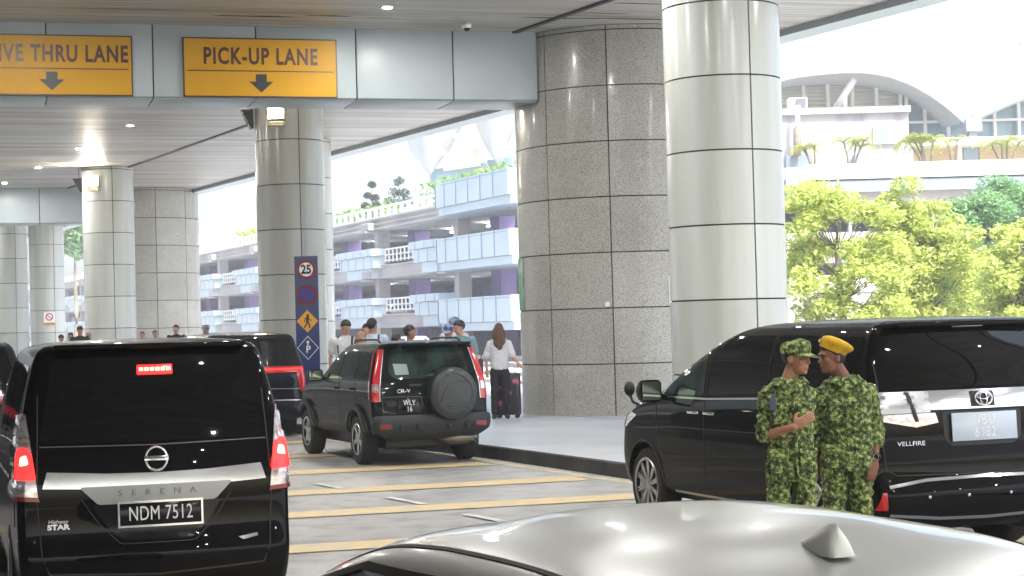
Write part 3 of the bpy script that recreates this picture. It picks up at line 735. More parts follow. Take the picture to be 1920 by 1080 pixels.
Oc = [tat(x, y, 112) for x, y in O_]; Ic = [tat(x, y, 118) for x, y in I_]; Bc = [tat(x, y, 112)+Vector((0, 30, .8)) for x, y in O_]
ribbon('shell_roof', Ic, Oc, M['shell'], ter, .25); ribbon('shell_roof', Oc, Bc, M['shell'], ter, .25)
tubeo('roof_rim', [p+Vector((0, -.05, -.35)) for p in Oc], .10, M['shell_rim'], ter)
Wt = [p+Vector((0, .3, 0)) for p in Ic]
k1 = [i for i, (x, y) in enumerate(I_) if x <= 1692]; k2 = [i for i, (x, y) in enumerate(I_) if x >= 1680]
for nm, ks, m in (('louvre_wall', k1, M['louvre']), ('glass_wall', k2, M['curtain_glass'])):
    ribbon(nm, [Wt[i] for i in ks], [Vector((Wt[i].x, Wt[i].y, 9.0)) for i in ks], m, ter, .1)
bm = bmesh.new()
for i in k1[::1]:
    pass
zz_ = 13.0
while zz_ < 17:
    xs = [Wt[i].x for i in k1 if Wt[i].z > zz_]
    if len(xs) > 1: box(bm, ((min(xs)+max(xs))/2, Wt[0].y-.12, zz_), (max(xs)-min(xs), .18, .10))
    zz_ += .26
bobj('louvre', bm, M['louvre'], ter)
bm = bmesh.new()
for px in (1508, 1553, 1599, 1644, 1689, 1734, 1778, 1700, 1865, 1910, 1950):
    yt = np.interp(px, I_[:, 0], I_[:, 1]) if px < 1810 else np.interp(px, [1830, 1870, 1920, 1980], [222, 206, 187, 170])
    a_ = tat(px, yt+2, 117.7); b_ = tat(px, 268, 117.7); box(bm, ((a_.x+b_.x)/2, a_.y, (a_.z+b_.z)/2), (.2, .3, a_.z-b_.z))
a_ = tat(1690, 230, 117.6); b_ = tat(1990, 230, 117.6); box(bm, ((a_.x+b_.x)/2, a_.y, a_.z), (b_.x-a_.x, .3, .15))
bobj('mullion', bm, M['rail_white'], ter)
tubeo('roof_strut', [tat(1566, 205, 114), tat(1583, 178, 113.5), tat(1602, 148, 113)], .22, M['rail_white'], ter)
tubeo('roof_strut', [tat(1583, 178, 113.5), tat(1583, 207, 114)], .2, M['rail_white'], ter)
# right shell and membrane
R_ = rs([(1833, 224), (1850, 214), (1870, 205), (1895, 194), (1920, 184), (1960, 172), (2000, 164)], 14)
U_ = rs([(1800, 214), (1812, 196), (1830, 172), (1862, 138), (1890, 106), (1925, 66), (1985, 10)], 14)
ribbon('shell_roof', [tat(x, y, 112) for x, y in R_], [tat(x, y, 122) for x, y in U_], M['shell'], ter, .25)
ribbon('shell_roof', [tat(x, y, 112) for x, y in R_], [tat(x, y+5, 118) for x, y in R_], M['shell'], ter, .2)
Rw = [tat(x, y+5, 118.2) for x, y in R_]
ribbon('glass_wall', Rw, [Vector((p.x, p.y, 9)) for p in Rw], M['curtain_glass'], ter, .1)
a_ = tat(1795, 225, 119); b_ = tat(1840, 300, 119); bm = bmesh.new(); box(bm, ((a_.x+b_.x)/2, a_.y, (a_.z+b_.z)/2), (b_.x-a_.x, .3, a_.z-b_.z)); bobj('glass_wall', bm, M['curtain_glass'], ter)
bm = bmesh.new(); a_ = tat(1822, 226, 112); box(bm, (a_.x, a_.y, a_.z-.3), (1.0, 1.2, .9), bev=.1); box(bm, (a_.x, a_.y, a_.z-2), (.5, .5, 3)); bobj('roof_bearing', bm, M['shell_rim'], ter)
tubeo('mast_tip', [tat(1915, 88, 121), tat(1935, 70, 121)], .3, M['shell_rim'], ter)
# ochre ground storey
def rect(name, x0, y0, x1, y1, Y, m, dy=.4, parent=ter, fn=tat):
    a_ = fn(x0, y0, Y); b_ = fn(x1, y1, Y); bm = bmesh.new()
    box(bm, ((a_.x+b_.x)/2, a_.y+dy/2, (a_.z+b_.z)/2), (abs(b_.x-a_.x), dy, abs(a_.z-b_.z))); return bobj(name, bm, m, parent)
rect('ochre_wall', 1700, 264, 1806, 320, 108, M['ochre']); rect('ochre_wall', 1836, 264, 1990, 320, 108, M['ochre']); rect('glass_door', 1806, 266, 1836, 320, 108.1, M['curtain_glass'])
rect('canopy_slab', 1700, 260, 1990, 266, 106, M['rail_white'], 2.5)
for px in (1797, 1706): rect('post', px, 266, px+7, 320, 106.5, M['rail_white'])
rect('annex_wall', 1440, 208, 1706, 322, 101, M['render_stained'], 8); rect('annex_cap', 1438, 205, 1708, 209, 100.7, M['concrete'], .5)
rect('annex_window', 1640, 240, 1688, 266, 100.75, M['curtain_glass'], .24); rect('window_frame', 1637, 237, 1691, 269, 100.85, M['rail_white'], .14)
rect('dark_panel', 1474, 291, 1524, 318, 100.5, mat('slate blue wall', (.15, .19, .22), .7), .4); rect('dark_panel', 1600, 291, 1641, 318, 100.5, M['panel_line'], .4)
rect('plant_box', 1480, 183, 1514, 207, 101.5, M['rail_white'], 1.0); rect('plant_louvre', 1493, 185, 1511, 205, 101.3, mat('dark grille', (.10, .11, .14), .6), .18)
tubeo('flue', [tat(1495, 240, 100.2), tat(1496, 198, 100.2)], .13, M['rail_white'], ter); tubeo('flue_base', [tat(1495, 292, 100.2), tat(1495, 240, 100.2)], .22, M['trunk'], ter)
# deck edge in front of it (garage level): bands
deck = empty('parking_deck', (20, 92, 0), 0, label='concrete parking deck with white rail behind the lime green trees', cat='building')
DI = Matrix.Translation((-20, -92, 0))
def dat(px, py, Y): return DI @ at(px, py, Y)
def drect(name, x0, y0, x1, y1, Y, m, dy=.4): return rect(name, x0, y0, x1, y1, Y, m, dy, deck, dat)
for (y0, y1, dz) in ((322, 345, 0), (347, 376, .25), (440, 480, 0), (545, 590, 0)):
    drect('spandrel', 1400, y0, 2040, y1, 92+dz, M['concrete'], 1.0)
drect('deck_floor', 1400, 318, 2040, 323, 91.8, M['concrete'], 18)
drect('ledge', 1400, 319, 2040, 323, 91.5, M['rail_white'], .3); drect('ledge', 1400, 344, 2040, 348, 91.6, M['panel_line'], .3)
for y in (309, ): drect('rail', 1508, y, 2040, y+4, 91.9, M['rail_white'], .1)
for px in range(1512, 2000, 46): drect('rail_post', px, 310, px+3, 320, 91.95, M['rail_white'], .08)
drect('blue_cabinet', 1474, 314, 1508, 350, 91.2, M['panel_blue'], .6)
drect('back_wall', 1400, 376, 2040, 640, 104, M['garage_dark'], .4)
for px in (1590, 1760, 1940): drect('pillar', px, 376, px+14, 640, 92.6, M['concrete'], .6)
drect('floor_slab', 1400, 478, 2040, 484, 92.8, M['garage_ceiling'], 12)
for y in (518, 532): drect('rail', 1480, y, 2040, y+3, 91.9, M['rail_white'], .1)
drect('lower_wall', 1400, 590, 2040, 660, 92.6, M['concrete'], .5)
# left shells above the garage
st = empty('shell_pavilion', (-4, 130, 0), 0, label='pale pointed shell roofs rising behind the garage hedge', cat='building')
PI_ = Matrix.Translation((4, -130, 0))
def pat(px, py, Y): return PI_ @ at(px, py, Y)
def shell(L_, R_, Yt, name='shell_roof', n=16):
    L2 = rs(L_, n); R2 = rs(R_, n); bm = bmesh.new(); m_ = 8; rows = []
    for i in range(n):
        row = []
        for j in range(m_+1):
            t = j/m_; x = L2[i][0]*(1-t)+R2[i][0]*t; y = L2[i][1]*(1-t)+R2[i][1]*t
            row.append(bm.verts.new(pat(x, y, Yt-math.sin(math.pi*t)*(1.5+2.5*(1-i/n)))))
        rows.append(row)
    for i in range(n-1):
        for j in range(m_): bm.faces.new((rows[i][j], rows[i][j+1], rows[i+1][j+1], rows[i+1][j]))
    bm.normal_update(); bmesh.ops.solidify(bm, geom=bm.faces[:], thickness=.2)
    bobj(name, bm, M['shell'], st, smooth=True)
    tubeo('roof_rim', [pat(x, y, Yt-.1) for x, y in L2], .14, M['shell_rim'], st)
shell([(762, 205), (764, 235), (767, 262), (776, 285), (790, 305), (804, 321)], [(870, 205), (862, 235), (848, 262), (832, 285), (818, 305), (807, 321)], 130)
shell([(888, 170), (891, 205), (896, 232), (907, 258), (920, 282), (931, 297)], [(1010, 190), (985, 215), (962, 240), (950, 262), (941, 282), (934, 297)], 130)
bm = bmesh.new()
def gable(name, pts, Y, m, th=.4):
    q = [pat(x, y, Y) for x, y in pts]; bm = bmesh.new(); bm.faces.new([bm.verts.new(p) for p in q]); bm.normal_update(); bmesh.ops.solidify(bm, geom=bm.faces[:], thickness=th); bobj(name, bm, m, st)
gable('louvre_wall', [(828, 290), (850, 260), (900, 282), (902, 312), (832, 322)], 131, M['louvre'])
gable('glass_wall', [(806, 330), (812, 318), (902, 306), (960, 296), (960, 345), (806, 352)], 131.2, M['curtain_glass'])
gable('glass_wall', [(898, 282), (916, 288), (960, 270), (960, 300), (900, 312)], 131.4, M['panel_blue'])
gable('shell_roof', [(812, 240), (850, 258), (905, 284), (905, 279), (860, 252), (815, 234)], 129, M['shell'], .6)
tubeo('roof_strut', [pat(788, 250, 127), pat(822, 278, 127), pat(864, 312, 127)], .14, M['rail_white'], st)
bm = bmesh.new(); a_ = pat(930, 300, 129.5); lathe(bm, [(.25, -1.0), (.65, -.1), (.65, 0)], 8, M=Matrix.Translation(a_)); bobj('roof_bearing', bm, M['panel_line'], st)
for px in (835, 855, 875, 895, 915): tubeo('mullion', [pat(px, 312-(px-835)*.12, 130.9), pat(px, 345, 130.9)], .05, M['rail_white'], st, 4)
# ---- trees
def tree(name, base, clumps, m, label, seed, leaf=.085, n=560, trunk_r=.14, group='trees beyond the kerb', flat=.62, top=None):
    rnd = random.Random(seed); o = empty(name, base, 0, label=label, cat='tree', group=group); B = Vector(base)
    V = []; F = []; bm = bmesh.new()
    tp = top or (B+Vector((rnd.uniform(-.3, .3), 0, 6)))
    T = [B+(tp-B)*t+Vector((math.sin(t*4+seed)*.12, 0, 0)) for t in np.linspace(0, 1, 9)]
    tube(bm, [p-B for p in T], [trunk_r*(1-.75*t) for t in np.linspace(0, 1, 9)], 8)
    for (c, r) in clumps:
        leaves(V, F, Vector(c)-B, r, int(n*r*r*1.6)+60, leaf, rnd, flat, .1)
        h = max(0, min(.95, ((c[2]-B.z)-.9)/max(1, (tp.z-B.z)))); i = int(h*8)
        s = T[i]-B; e_ = Vector(c)-B; md = (s+e_)/2+Vector((0, 0, -.15))
        tube(bm, [s, md, e_], [.026, .018, .008], 5)
    bobj('trunk', bm, M['trunk'], o, smooth=True)
    leafobj('crown', V, F, m, o); return o
def region(x0, x1, y0, y1, Y, n, seed, r=(.45, .85), holes=(), shape=None):
    rnd = random.Random(seed); out = []
    k = 0
    while len(out) < n and k < 5000:
        k += 1; x = rnd.uniform(x0, x1); y = rnd.uniform(y0, y1)
        if shape:
            if y < np.interp(x, *shape): continue
        if any(abs(x-hx) < hw and abs(y-hy) < hh for hx, hy, hw, hh in holes): continue
        out.append((tuple(at(x, y, Y+rnd.uniform(-1.6, 1.6))), rnd.uniform(*r)))
    return out
H = [(1625, 545, 38, 30), (1600, 420, 30, 16), (1525, 440, 30, 9), (1690, 432, 26, 12), (1700, 385, 30, 8), (1550, 500, 30, 14)]
tree('lime_tree', (*at(1584, 640, 56)[:2], -.02), region(1478, 1690, 352, 605, 56, 80, 11, (.35, .7), H, ([1478, 1520, 1570, 1640, 1690], [362, 350, 365, 385, 400])), M['leaf_lime'], 'lime green layered tree with a visible grey trunk right of the nearest column', 21, top=at(1572, 330, 56), trunk_r=.16, n=460)
tree('lime_tree', (*at(1750, 640, 60)[:2], -.02), region(1660, 1830, 345, 605, 60, 74, 12, (.4, .75), H, ([1660, 1700, 1745, 1790, 1830], [360, 345, 352, 420, 440])), M['leaf_lime'], 'lime green tree in the middle, right of the one with a visible trunk', 22, top=at(1745, 400, 60))
tree('green_tree', (*at(1850, 640, 68)[:2], -.02), region(1765, 1935, 335, 560, 68, 70, 13, (.5, .95), (), ([1765, 1800, 1850, 1890, 1935], [400, 355, 335, 340, 375])), M['leaf_green'], 'taller darker green tree behind the lime green trees at the right', 23, top=at(1845, 380, 68))
tree('lime_tree', (*at(1935, 640, 55)[:2], -.02), region(1850, 2010, 385, 605, 55, 66, 14, (.4, .7), (), ([1850, 1900, 1950, 2010], [470, 400, 385, 390])), M['leaf_lime'], 'lime green tree cut by the right picture edge', 24, top=at(1930, 430, 55))
tree('green_tree', (*at(1700, 640, 66)[:2], -.02), region(1610, 1800, 480, 605, 66, 50, 15, (.5, .8), [(1625, 545, 38, 26)]), M['leaf_green'], 'low green tree filling in behind the lime green trees', 25, top=at(1700, 500, 66))
tree('green_tree', (*at(140, 600, 175)[:2], 0), [((*at(x, y, 175)[:2], at(x, y, 175)[2]), 1.6) for x, y in ((128, 430), (140, 440), (150, 428), (160, 445), (133, 455), (150, 460), (120, 448), (172, 440), (110, 436))], M['leaf_green'], 'far green tree seen between the left columns', 26, leaf=.3, n=100, flat=.9, top=at(142, 450, 175), trunk_r=.3)
# ---- palms on the deck
def palm(px, py, Y, hh, r, label, seed, stems=4):
    base = at(px, 320, Y); rnd = random.Random(seed)
    o = empty('palm_tree', base, 0, label=label, cat='palm', group='palms on the parking deck')
    bm = bmesh.new(); V = []; F = []
    for s in range(stems):
        dx = rnd.uniform(-.45, .45)*r; hz = hh*rnd.uniform(.82, 1.05)
        top = Vector((dx*1.6, rnd.uniform(-.4, .4), hz))
        tube(bm, [(dx*.4, 0, 0), (dx*.9, 0, hz*.5), top], [.07, .055, .045], 6)
        for f in range(13):
            a_ = 2*math.pi*f/13+rnd.uniform(-.2, .2); L_ = r*rnd.uniform(.55, .85); lift = rnd.uniform(.5, 1.9)
            d_ = Vector((math.cos(a_), math.sin(a_), 0)); sd = Vector((-d_.y, d_.x, 0)); prev = None
            for q in range(15):
                t = q/14; p = top+d_*L_*t+Vector((0, 0, lift*L_*(t-1.35*t*t)))
                for sg in (-1, 1):
                    tip = p+(sd*sg*.30*L_*(1-abs(t-.45))+d_*.12*L_)+Vector((0, 0, -.12*L_))
                    k = len(V); V += [p, p+d_*.06*L_, tip]; F.append((k, k+1, k+2))
    bobj('trunk', bm, M['trunk'], o, smooth=True); leafobj('fronds', V, F, M['leaf_palm'], o)
palm(1528, 265, 95.5, 1.25, .95, 'small palm clump leftmost on the parking deck', 1, 3); palm(1594, 262, 95, 1.5, 1.1, 'palm clump in front of the stained wall, right of the leftmost one', 2, 4)
palm(1742, 255, 94, 1.75, 1.35, 'broad palm clump at the corner of the stained wall', 3, 5); palm(1790, 258, 95, 1.75, .9, 'slim palm right of the broad palm clump', 4, 2); palm(1885, 260, 94.5, 1.6, 1.15, 'palm clump near the right picture edge', 5, 4)
# white guard rail and low wall beyond the pavement
gr = empty('guard_rail', (*at(900, 700, 47)[:2], 0), GA, label='white horizontal guard rail behind the woman in white', cat='railing')
bm = bmesh.new()
for z in (.45, .65, .85, 1.05): box(bm, (6, 0, z), (34, .06, .09))
for i in range(12): box(bm, (-10+i*3, .04, .6), (.08, .06, 1.1))
bobj('rails', bm, M['rail_white'], gr)
# ============================================================ people
from mathutils import noise as mnoise
def wrinkle(o, amp=.007, off=0):
    me = o.data; me.update(); C_ = np.empty(len(me.vertices)*3); me.vertices.foreach_get('co', C_); N_ = np.empty_like(C_); me.vertices.foreach_get('normal', N_)
    C_ = C_.reshape(-1, 3); N_ = N_.reshape(-1, 3)
    for i in range(len(C_)):
        p = Vector(C_[i]); q = Vector((p.x*5+off, p.y*5, p.z*13+p.x*6))
        d = mnoise.noise(q)*.9+mnoise.noise(q*2.3)*.45
        d = -abs(d)*1.3+.35
        C_[i] = C_[i]+N_[i]*d*amp
    me.vertices.foreach_set('co', C_.ravel()); me.update()
def remeshed(bm, vox, smooth=4, name='m', fac=.5):
    bmesh.ops.recalc_face_normals(bm, faces=bm.faces)
    me = bpy.data.meshes.new(name); bm.to_mesh(me); bm.free(); o = bpy.data.objects.new('r', me); col.objects.link(o)
    md = o.modifiers.new('r', 'REMESH'); md.mode = 'VOXEL'; md.voxel_size = vox
    if smooth: ms = o.modifiers.new('s', 'SMOOTH'); ms.iterations = smooth; ms.factor = fac
    m2 = evaluated(o); kill(o); m2.name = name; return m2
def rings(bm, lst, yaw=0, seg=20):
    """closed loft of ellipses (cx, cy, z, rx, ry)"""
    c, s_ = math.cos(yaw), math.sin(yaw); rr = []
    for (x, y, z, rx, ry) in lst:
        rr.append([bm.verts.new((x+rx*math.cos(2*math.pi*k/seg)*c-ry*math.sin(2*math.pi*k/seg)*s_, y+rx*math.cos(2*math.pi*k/seg)*s_+ry*math.sin(2*math.pi*k/seg)*c, z)) for k in range(seg)])
    for i in range(len(rr)-1):
        for k in range(seg): bm.faces.new((rr[i][k], rr[i][(k+1) % seg], rr[i+1][(k+1) % seg], rr[i+1][k]))
    bm.faces.new(rr[0][::-1]); bm.faces.new(rr[-1])
def limb(bm, pts, rad, seg=12):
    P = []; Rr = []
    for i in range(len(pts)-1):
        a_, b_ = Vector(pts[i]), Vector(pts[i+1])
        for t in np.linspace(0, 1, 5)[:(5 if i == len(pts)-2 else 4)]: P.append(a_.lerp(b_, t)); Rr.append(rad[i]*(1-t)+rad[i+1]*t)
    tube(bm, P, Rr, seg); ellipsoid(bm, P[0], (Rr[0],)*3, seg=10); ellipsoid(bm, P[-1], (Rr[-1],)*3, seg=10)
    for p, r in zip(pts[1:-1], rad[1:-1]): ellipsoid(bm, p, (r*1.03,)*3, seg=10)
def hand(bm, wr, tip, palmn, s=1.0, curl=.3, fr=.0085, thumbside=1):
    wr = Vector(wr); tip = Vector(tip); d = (tip-wr).normalized(); L_ = .185*s; n = Vector(palmn).normalized(); n = (n-d*n.dot(d)).normalized(); sd = d.cross(n)*thumbside
    T = Matrix(((sd.x, d.x, n.x, 0), (sd.y, d.y, n.y, 0), (sd.z, d.z, n.z, 0), (0, 0, 0, 1)))
    for v in ellipsoid(bm, (0, 0, 0), (.040*s, .052*s, .016*s), seg=12): v.co = (T @ v.co)+wr+d*.050*s
    for k, (off, ln) in enumerate(((-.028, .066), (-.0095, .076), (.0095, .080), (.028, .070))):
        b_ = wr+d*.085*s+sd*off*s; m1 = b_+d*ln*.40*s*1.0+n*curl*.012*s; m2 = m1+(d*(1-curl*.35)+n*curl).normalized()*ln*.32*s; m3 = m2+(d*(1-curl*.9)+n*curl*1.6).normalized()*ln*.28*s
        limb(bm, [b_, m1, m2, m3], [fr*1.05*s, fr*s, fr*.92*s, fr*.8*s], 8)
    b_ = wr+d*.025*s+sd*.030*s; limb(bm, [b_, b_+(sd*.9+d*.7+n*.35).normalized()*.038*s, b_+(sd*.9+d*.7+n*.35).normalized()*.038*s+(d+n*.3+sd*.15).normalized()*.034*s], [.013*s, .0105*s, .008*s], 8)
def head_mat(c, yaw, pitch, roll=0):
    return Matrix.Translation(c) @ Matrix.Rotation(yaw, 4, 'Z') @ Matrix.Rotation(pitch, 4, 'X') @ Matrix.Rotation(roll, 4, 'Y')
def head_geo(bm, T, s=1.0):
    """face looks to -Y"""
    def E(c, r, seg=16):
        for v in ellipsoid(bm, (0, 0, 0), r, seg=seg): v.co = T @ Vector(((v.co.x+c[0])*s, (v.co.y+c[1])*s, (v.co.z+c[2])*s))
    E((0, .012, .03), (.076, .095, .088), 20)        # skull
    E((0, -.028, -.035), (.058, .060, .075))         # face / jaw
    E((0, -.062, -.088), (.026, .022, .020))         # chin
    E((0, -.088, -.012), (.0125, .018, .026), 10)    # nose
    E((0, -.099, -.026), (.0145, .012, .010), 10)
    E((0, -.078, .028), (.050, .014, .012), 10)      # brow
    E((0, -.083, -.056), (.022, .010, .0065), 10); E((0, -.081, -.066), (.019, .010, .0065), 10)   # lips
    for sg in (1, -1): E((sg*.042, -.056, -.018), (.020, .022, .022), 10); E((sg*.076, .012, -.005), (.009, .020, .032), 10)
def person(label, loc, H=1.72, rz=0, yaw=0, arms=None, head=(0, 0), lean=0, bulk=1.0, skin='skin', top='white', top_mat=None, legs_mat=None, vox=.014, hair=None, hairstyle='short', sleeves='short', hat=None, hem=.86, group=None, feet_z=0, hands=True, jacket=False, female=False, leg_pose=None, strap=False, hx=0):
    s = H/1.75; o = empty('person', loc, rz, label=label, cat='person', group=group)
    A = arms or [((-.19, 0, 1.40), (-.25, .02, 1.12), (-.24, -.06, .88), (-.235, -.09, .78)), ((.19, 0, 1.40), (.25, .02, 1.12), (.24, -.06, .88), (.235, -.09, .78))]
    ly = -lean
    hc = Vector((hx, -.02+ly*1.0, 1.607))+Vector((math.sin(head[0])*.015, 0, 0))
    T = Matrix.Scale(s, 4) @ head_mat(hc, head[0], head[1], head[2] if len(head) > 2 else 0)
    bm = bmesh.new(); head_geo(bm, T)
    S = lambda p: tuple(Vector(p)*s)
    limb(bm, [S((0, .015+ly*.8, 1.44)), S((hx*.85, .005+ly, 1.56))], [.060*s*bulk**.5, .052*s*bulk**.5])
    b_ = bulk
    rings(bm, [(0, 0, .84*s, .135*b_*s, .10*b_*s), (0, 0, 1.0*s, .135*b_*s, .095*b_*s), (0, ly*.3, 1.2*s, .15*b_*s, .10*b_*s), (0, ly*.6, 1.38*s, .165*b_*s, .095*b_*s), (0, ly*.75, 1.45*s, .09*s, .07*s)], yaw)
    LG = leg_pose or [((-.085, 0, .90), (-.10, -.01, .50), (-.11, .02, .09)), ((.085, 0, .90), (.10, -.01, .50), (.11, .02, .09))]
    for hip, kn, an in LG:
        limb(bm, [S(hip), S(kn), S(an)], [.082*s*b_, .055*s, .038*s]); limb(bm, [S((an[0], an[1]+.03, .045)), S((an[0]*1.15, an[1]-.14, .04))], [.038*s, .033*s])
    for i, (sh, el, wr, tip) in enumerate(A):
        limb(bm, [S(sh), S(el), S(wr)], [.040*s*b_, .038*s*b_**.5, .026*s*b_**.5])
        if hands: hand(bm, S(wr), S(tip), (0, .6, .1) if wr[2] < 1.0 else (0, 1, .0), s*1.02, .35, thumbside=1 if i == 0 else -1)
    me = remeshed(bm, vox, 3); link('body', me, M[skin], o, smooth=True)
    # trousers
    bm = bmesh.new(); lb = 1.0*b_
    rings(bm, [(0, 0, .80*s, .155*lb*s, .115*lb*s), (0, 0, .90*s, .160*lb*s, .115*lb*s), (0, 0, 1.02*s, .150*lb*s, .11*lb*s)], yaw)
    for hip, kn, an in LG: limb(bm, [S((hip[0], hip[1], .86)), S(kn), S((an[0], an[1], .11))], [.098*s*lb, .078*s*lb**.5, .066*s])
    tr = link('trousers', remeshed(bm, vox, 3), legs_mat or M['cloth_dark'], o, smooth=True)
    wrinkle(tr, .018 if jacket else .010, 3)
    # top
    bm = bmesh.new(); k = b_
    sh_w = .185*k
    rings(bm, [(0, 0, hem*s, (.180 if jacket else .165)*k*s, (.135 if jacket else .12)*k*s), (0, 0, 1.0*s, .172*k*s, .125*k*s), (0, ly*.3-.01*(k-1)*8, 1.15*s, .172*k*s, (.125+.03*(k-1)*5)*s), (0, ly*.5, 1.28*s, .182*k*s, .125*k*s), (0, ly*.65, 1.38*s, .182*k*s, .105*k*s), (0, ly*.72, 1.43*s, .145*k*s, .088*s), (0, ly*.75, 1.46*s, .10*k*s, .078*s), (0, ly*.8, 1.475*s, .066*s, .062*s)], yaw)
    for sh, el, wr, tip in A:
        shv, elv, wrv = Vector(sh), Vector(el), Vector(wr)
        if sleeves == 'short': limb(bm, [S(sh), S(shv.lerp(elv, .62))], [.070*s*k, .064*s*k])
        elif sleeves == 'elbow': limb(bm, [S(shv.lerp(elv, .04)), S(shv.lerp(elv, .95))], [.062*s*k, .064*s*k]); limb(bm, [S(shv.lerp(elv, .78)), S(shv.lerp(elv, .93))], [.072*s*k, .072*s*k])
        elif sleeves == 'mid': limb(bm, [S(shv.lerp(elv, .04)), S(el), S(elv.lerp(wrv, .35))], [.062*s*k, .062*s*k, .054*s*k]); limb(bm, [S(elv.lerp(wrv, .2)), S(elv.lerp(wrv, .38))], [.058*s*k, .058*s*k])
        else: limb(bm, [S(sh), S(el), S(elv.lerp(wrv, .93))], [.070*s*k, .056*s*k, .044*s*k])
    shirt = link('jacket' if jacket else 'shirt', remeshed(bm, vox, 3), top_mat or M['cloth_white'], o, smooth=True)
    wrinkle(shirt, .020 if jacket else .010)
    # shoes
    bm = bmesh.new()
    for hip, kn, an in LG: limb(bm, [S((an[0], an[1]+.035, .05)), S((an[0]*1.15, an[1]-.15, .042))], [.05*s, .042*s])
    link('shoes', remeshed(bm, max(vox, .01), 2), M['black'], o, smooth=True)
    # hair
    if hair:
        bm = bmesh.new(); rnd = random.Random(len(label))
        vs = ellipsoid(bm, (0, 0, 0), (.082, .101, .096), seg=24)
        for v in vs:
            x, y, z = v.co
            if hairstyle == 'long': line = (.045 if y < -.045 else -.22)
            elif hairstyle == 'bald': line = .5
            else: line = .050 if y < -.05 else (.03 if y < -.01 else (-.035 if y < .04 else -.055))
            y += .012; z += .03
            if hairstyle in ('curly', 'messy'): x += rnd.uniform(-.012, .012); y += rnd.uniform(-.012, .012); z += rnd.uniform(-.004, .018)
            if z < line: x *= .80; y = y*.80+.002; z = max(z, line-.01)
            v.co = T @ Vector((x, y, z))
        if hairstyle == 'long':
            def hb(c, r):
                for v in ellipsoid(bm, (0, 0, 0), r, seg=14): v.co = T @ (v.co+Vector(c))
            hb((0, .050, -.02), (.098, .075, .12)); hb((0, .075, -.12), (.118, .058, .12)); hb((-.02, .088, -.20), (.105, .045, .10)); hb((.03, .09, -.23), (.075, .04, .10)); hb((-.01, .095, -.29), (.06, .03, .09)); hb((-.08, .03, -.12), (.04, .055, .13)); hb((.085, .03, -.10), (.04, .055, .13))
            bm2 = remeshed(bm, .012, 3); link('hair', bm2, M[hair], o, smooth=True)
        else: bobj('hair', bm, M[hair], o, smooth=True)
    if hat == 'cap' or hat == 'army_cap':
        m = M['camo'] if hat == 'army_cap' else (top if not isinstance(top, str) else M['cap_blue'])
        bm = bmesh.new()
        H_ = .062 if hat == 'army_cap' else .07
        prof = [(-.004, 1.0), (.03, 1.03), (.055, 1.02), (.075, .92), (.090, .62), (.095, .25)]
        rr = []
        for z, f in prof: rr.append([bm.verts.new(T @ Vector((.088*f*math.cos(2*math.pi*k/28), .012+.108*f*math.sin(2*math.pi*k/28), .035+z+.012*math.sin(2*math.pi*k/28)*(-1)*(z > .05)))) for k in range(28)])
        for i in range(5):
            for k in range(28): bm.faces.new((rr[i][k], rr[i][(k+1) % 28], rr[i+1][(k+1) % 28], rr[i+1][k]))
        bm.faces.new(rr[-1])
        # visor
        a_ = []; 
        for k in range(15):
            t = math.pi*(1+.10+.80*k/14); x, y = math.cos(t), math.sin(t)
            f = math.sin(math.pi*k/14)**.5
            a_.append((bm.verts.new(T @ Vector((.088*x, .012+.108*y, .045))), bm.verts.new(T @ Vector((.088*x*1.02, .012+.108*y-.070*f, .030-.012*f+.018*(x*x)*0))), bm.verts.new(T @ Vector((.088*x*1.02, .012+.108*y-.070*f, .026-.012*f))), bm.verts.new(T @ Vector((.088*x, .012+.108*y, .037)))))
        for k in range(14):
            for j in range(3): bm.faces.new((a_[k][j], a_[k][j+1], a_[k+1][j+1], a_[k+1][j]))
        q = bobj('cap', bm, m, o, smooth=True); autosmooth(q, 50)
    if hat == 'beret':
        bm = bmesh.new(); Tb = T @ Matrix.Translation((0, .018, .060)) @ Matrix.Rotation(R(-24), 4, 'X') @ Matrix.Rotation(R(12), 4, 'Y')
        rr = []
        for z, f, sx in ((-.012, .97, 0), (.012, 1.0, 0), (.030, 1.10, .006), (.052, 1.13, .014), (.072, .98, .016), (.084, .62, .012), (.088, .2, .01)):
            rr.append([bm.verts.new(Tb @ Vector((.088*f*math.cos(2*math.pi*k/36)*(1+.02*math.sin(5*k))+sx, .108*f*math.sin(2*math.pi*k/36)*(1+.015*math.cos(3*k))+sx*.8, z+.006*math.sin(k*1.3)*(f > 1)))) for k in range(36)])
        for i in range(6):
            for k in range(36): bm.faces.new((rr[i][k], rr[i][(k+1) % 36], rr[i+1][(k+1) % 36], rr[i+1][k]))
        bm.faces.new(rr[-1])
        q = bobj('beret', bm, M['beret'], o, smooth=True)
        bm = bmesh.new(); lathe(bm, [(0.001, .0), (.016, .0), (.018, -.006)], 16, M=Tb @ Matrix.Translation((-.02, -.118, .024)) @ Matrix.Rotation(R(90), 4, 'X')); bobj('cap_badge', bm, M['badge'], q)
    if strap:
        bm = bmesh.new()
        for sg in (-1, 1):
            tube(bm, [S((sg*.10, -.115, 1.05)), S((sg*.11, -.13, 1.3)), S((sg*.11, -.06, 1.46)), S((sg*.11, .08, 1.43)), S((sg*.11, .14, 1.25))], .016, 6, flat=.5)
        bobj('backpack_strap', bm, M['cloth_dark'], o)
    return o, T, s, A
M['cloth_white'] = mat('white cloth', (.62, .62, .64), .85, var=.12, vscale=8, bump=.4, bscale=10)
M['cloth_dark'] = mat('black cloth', (.014, .014, .018), .9, var=.3, vscale=10, bump=.3, bscale=12)
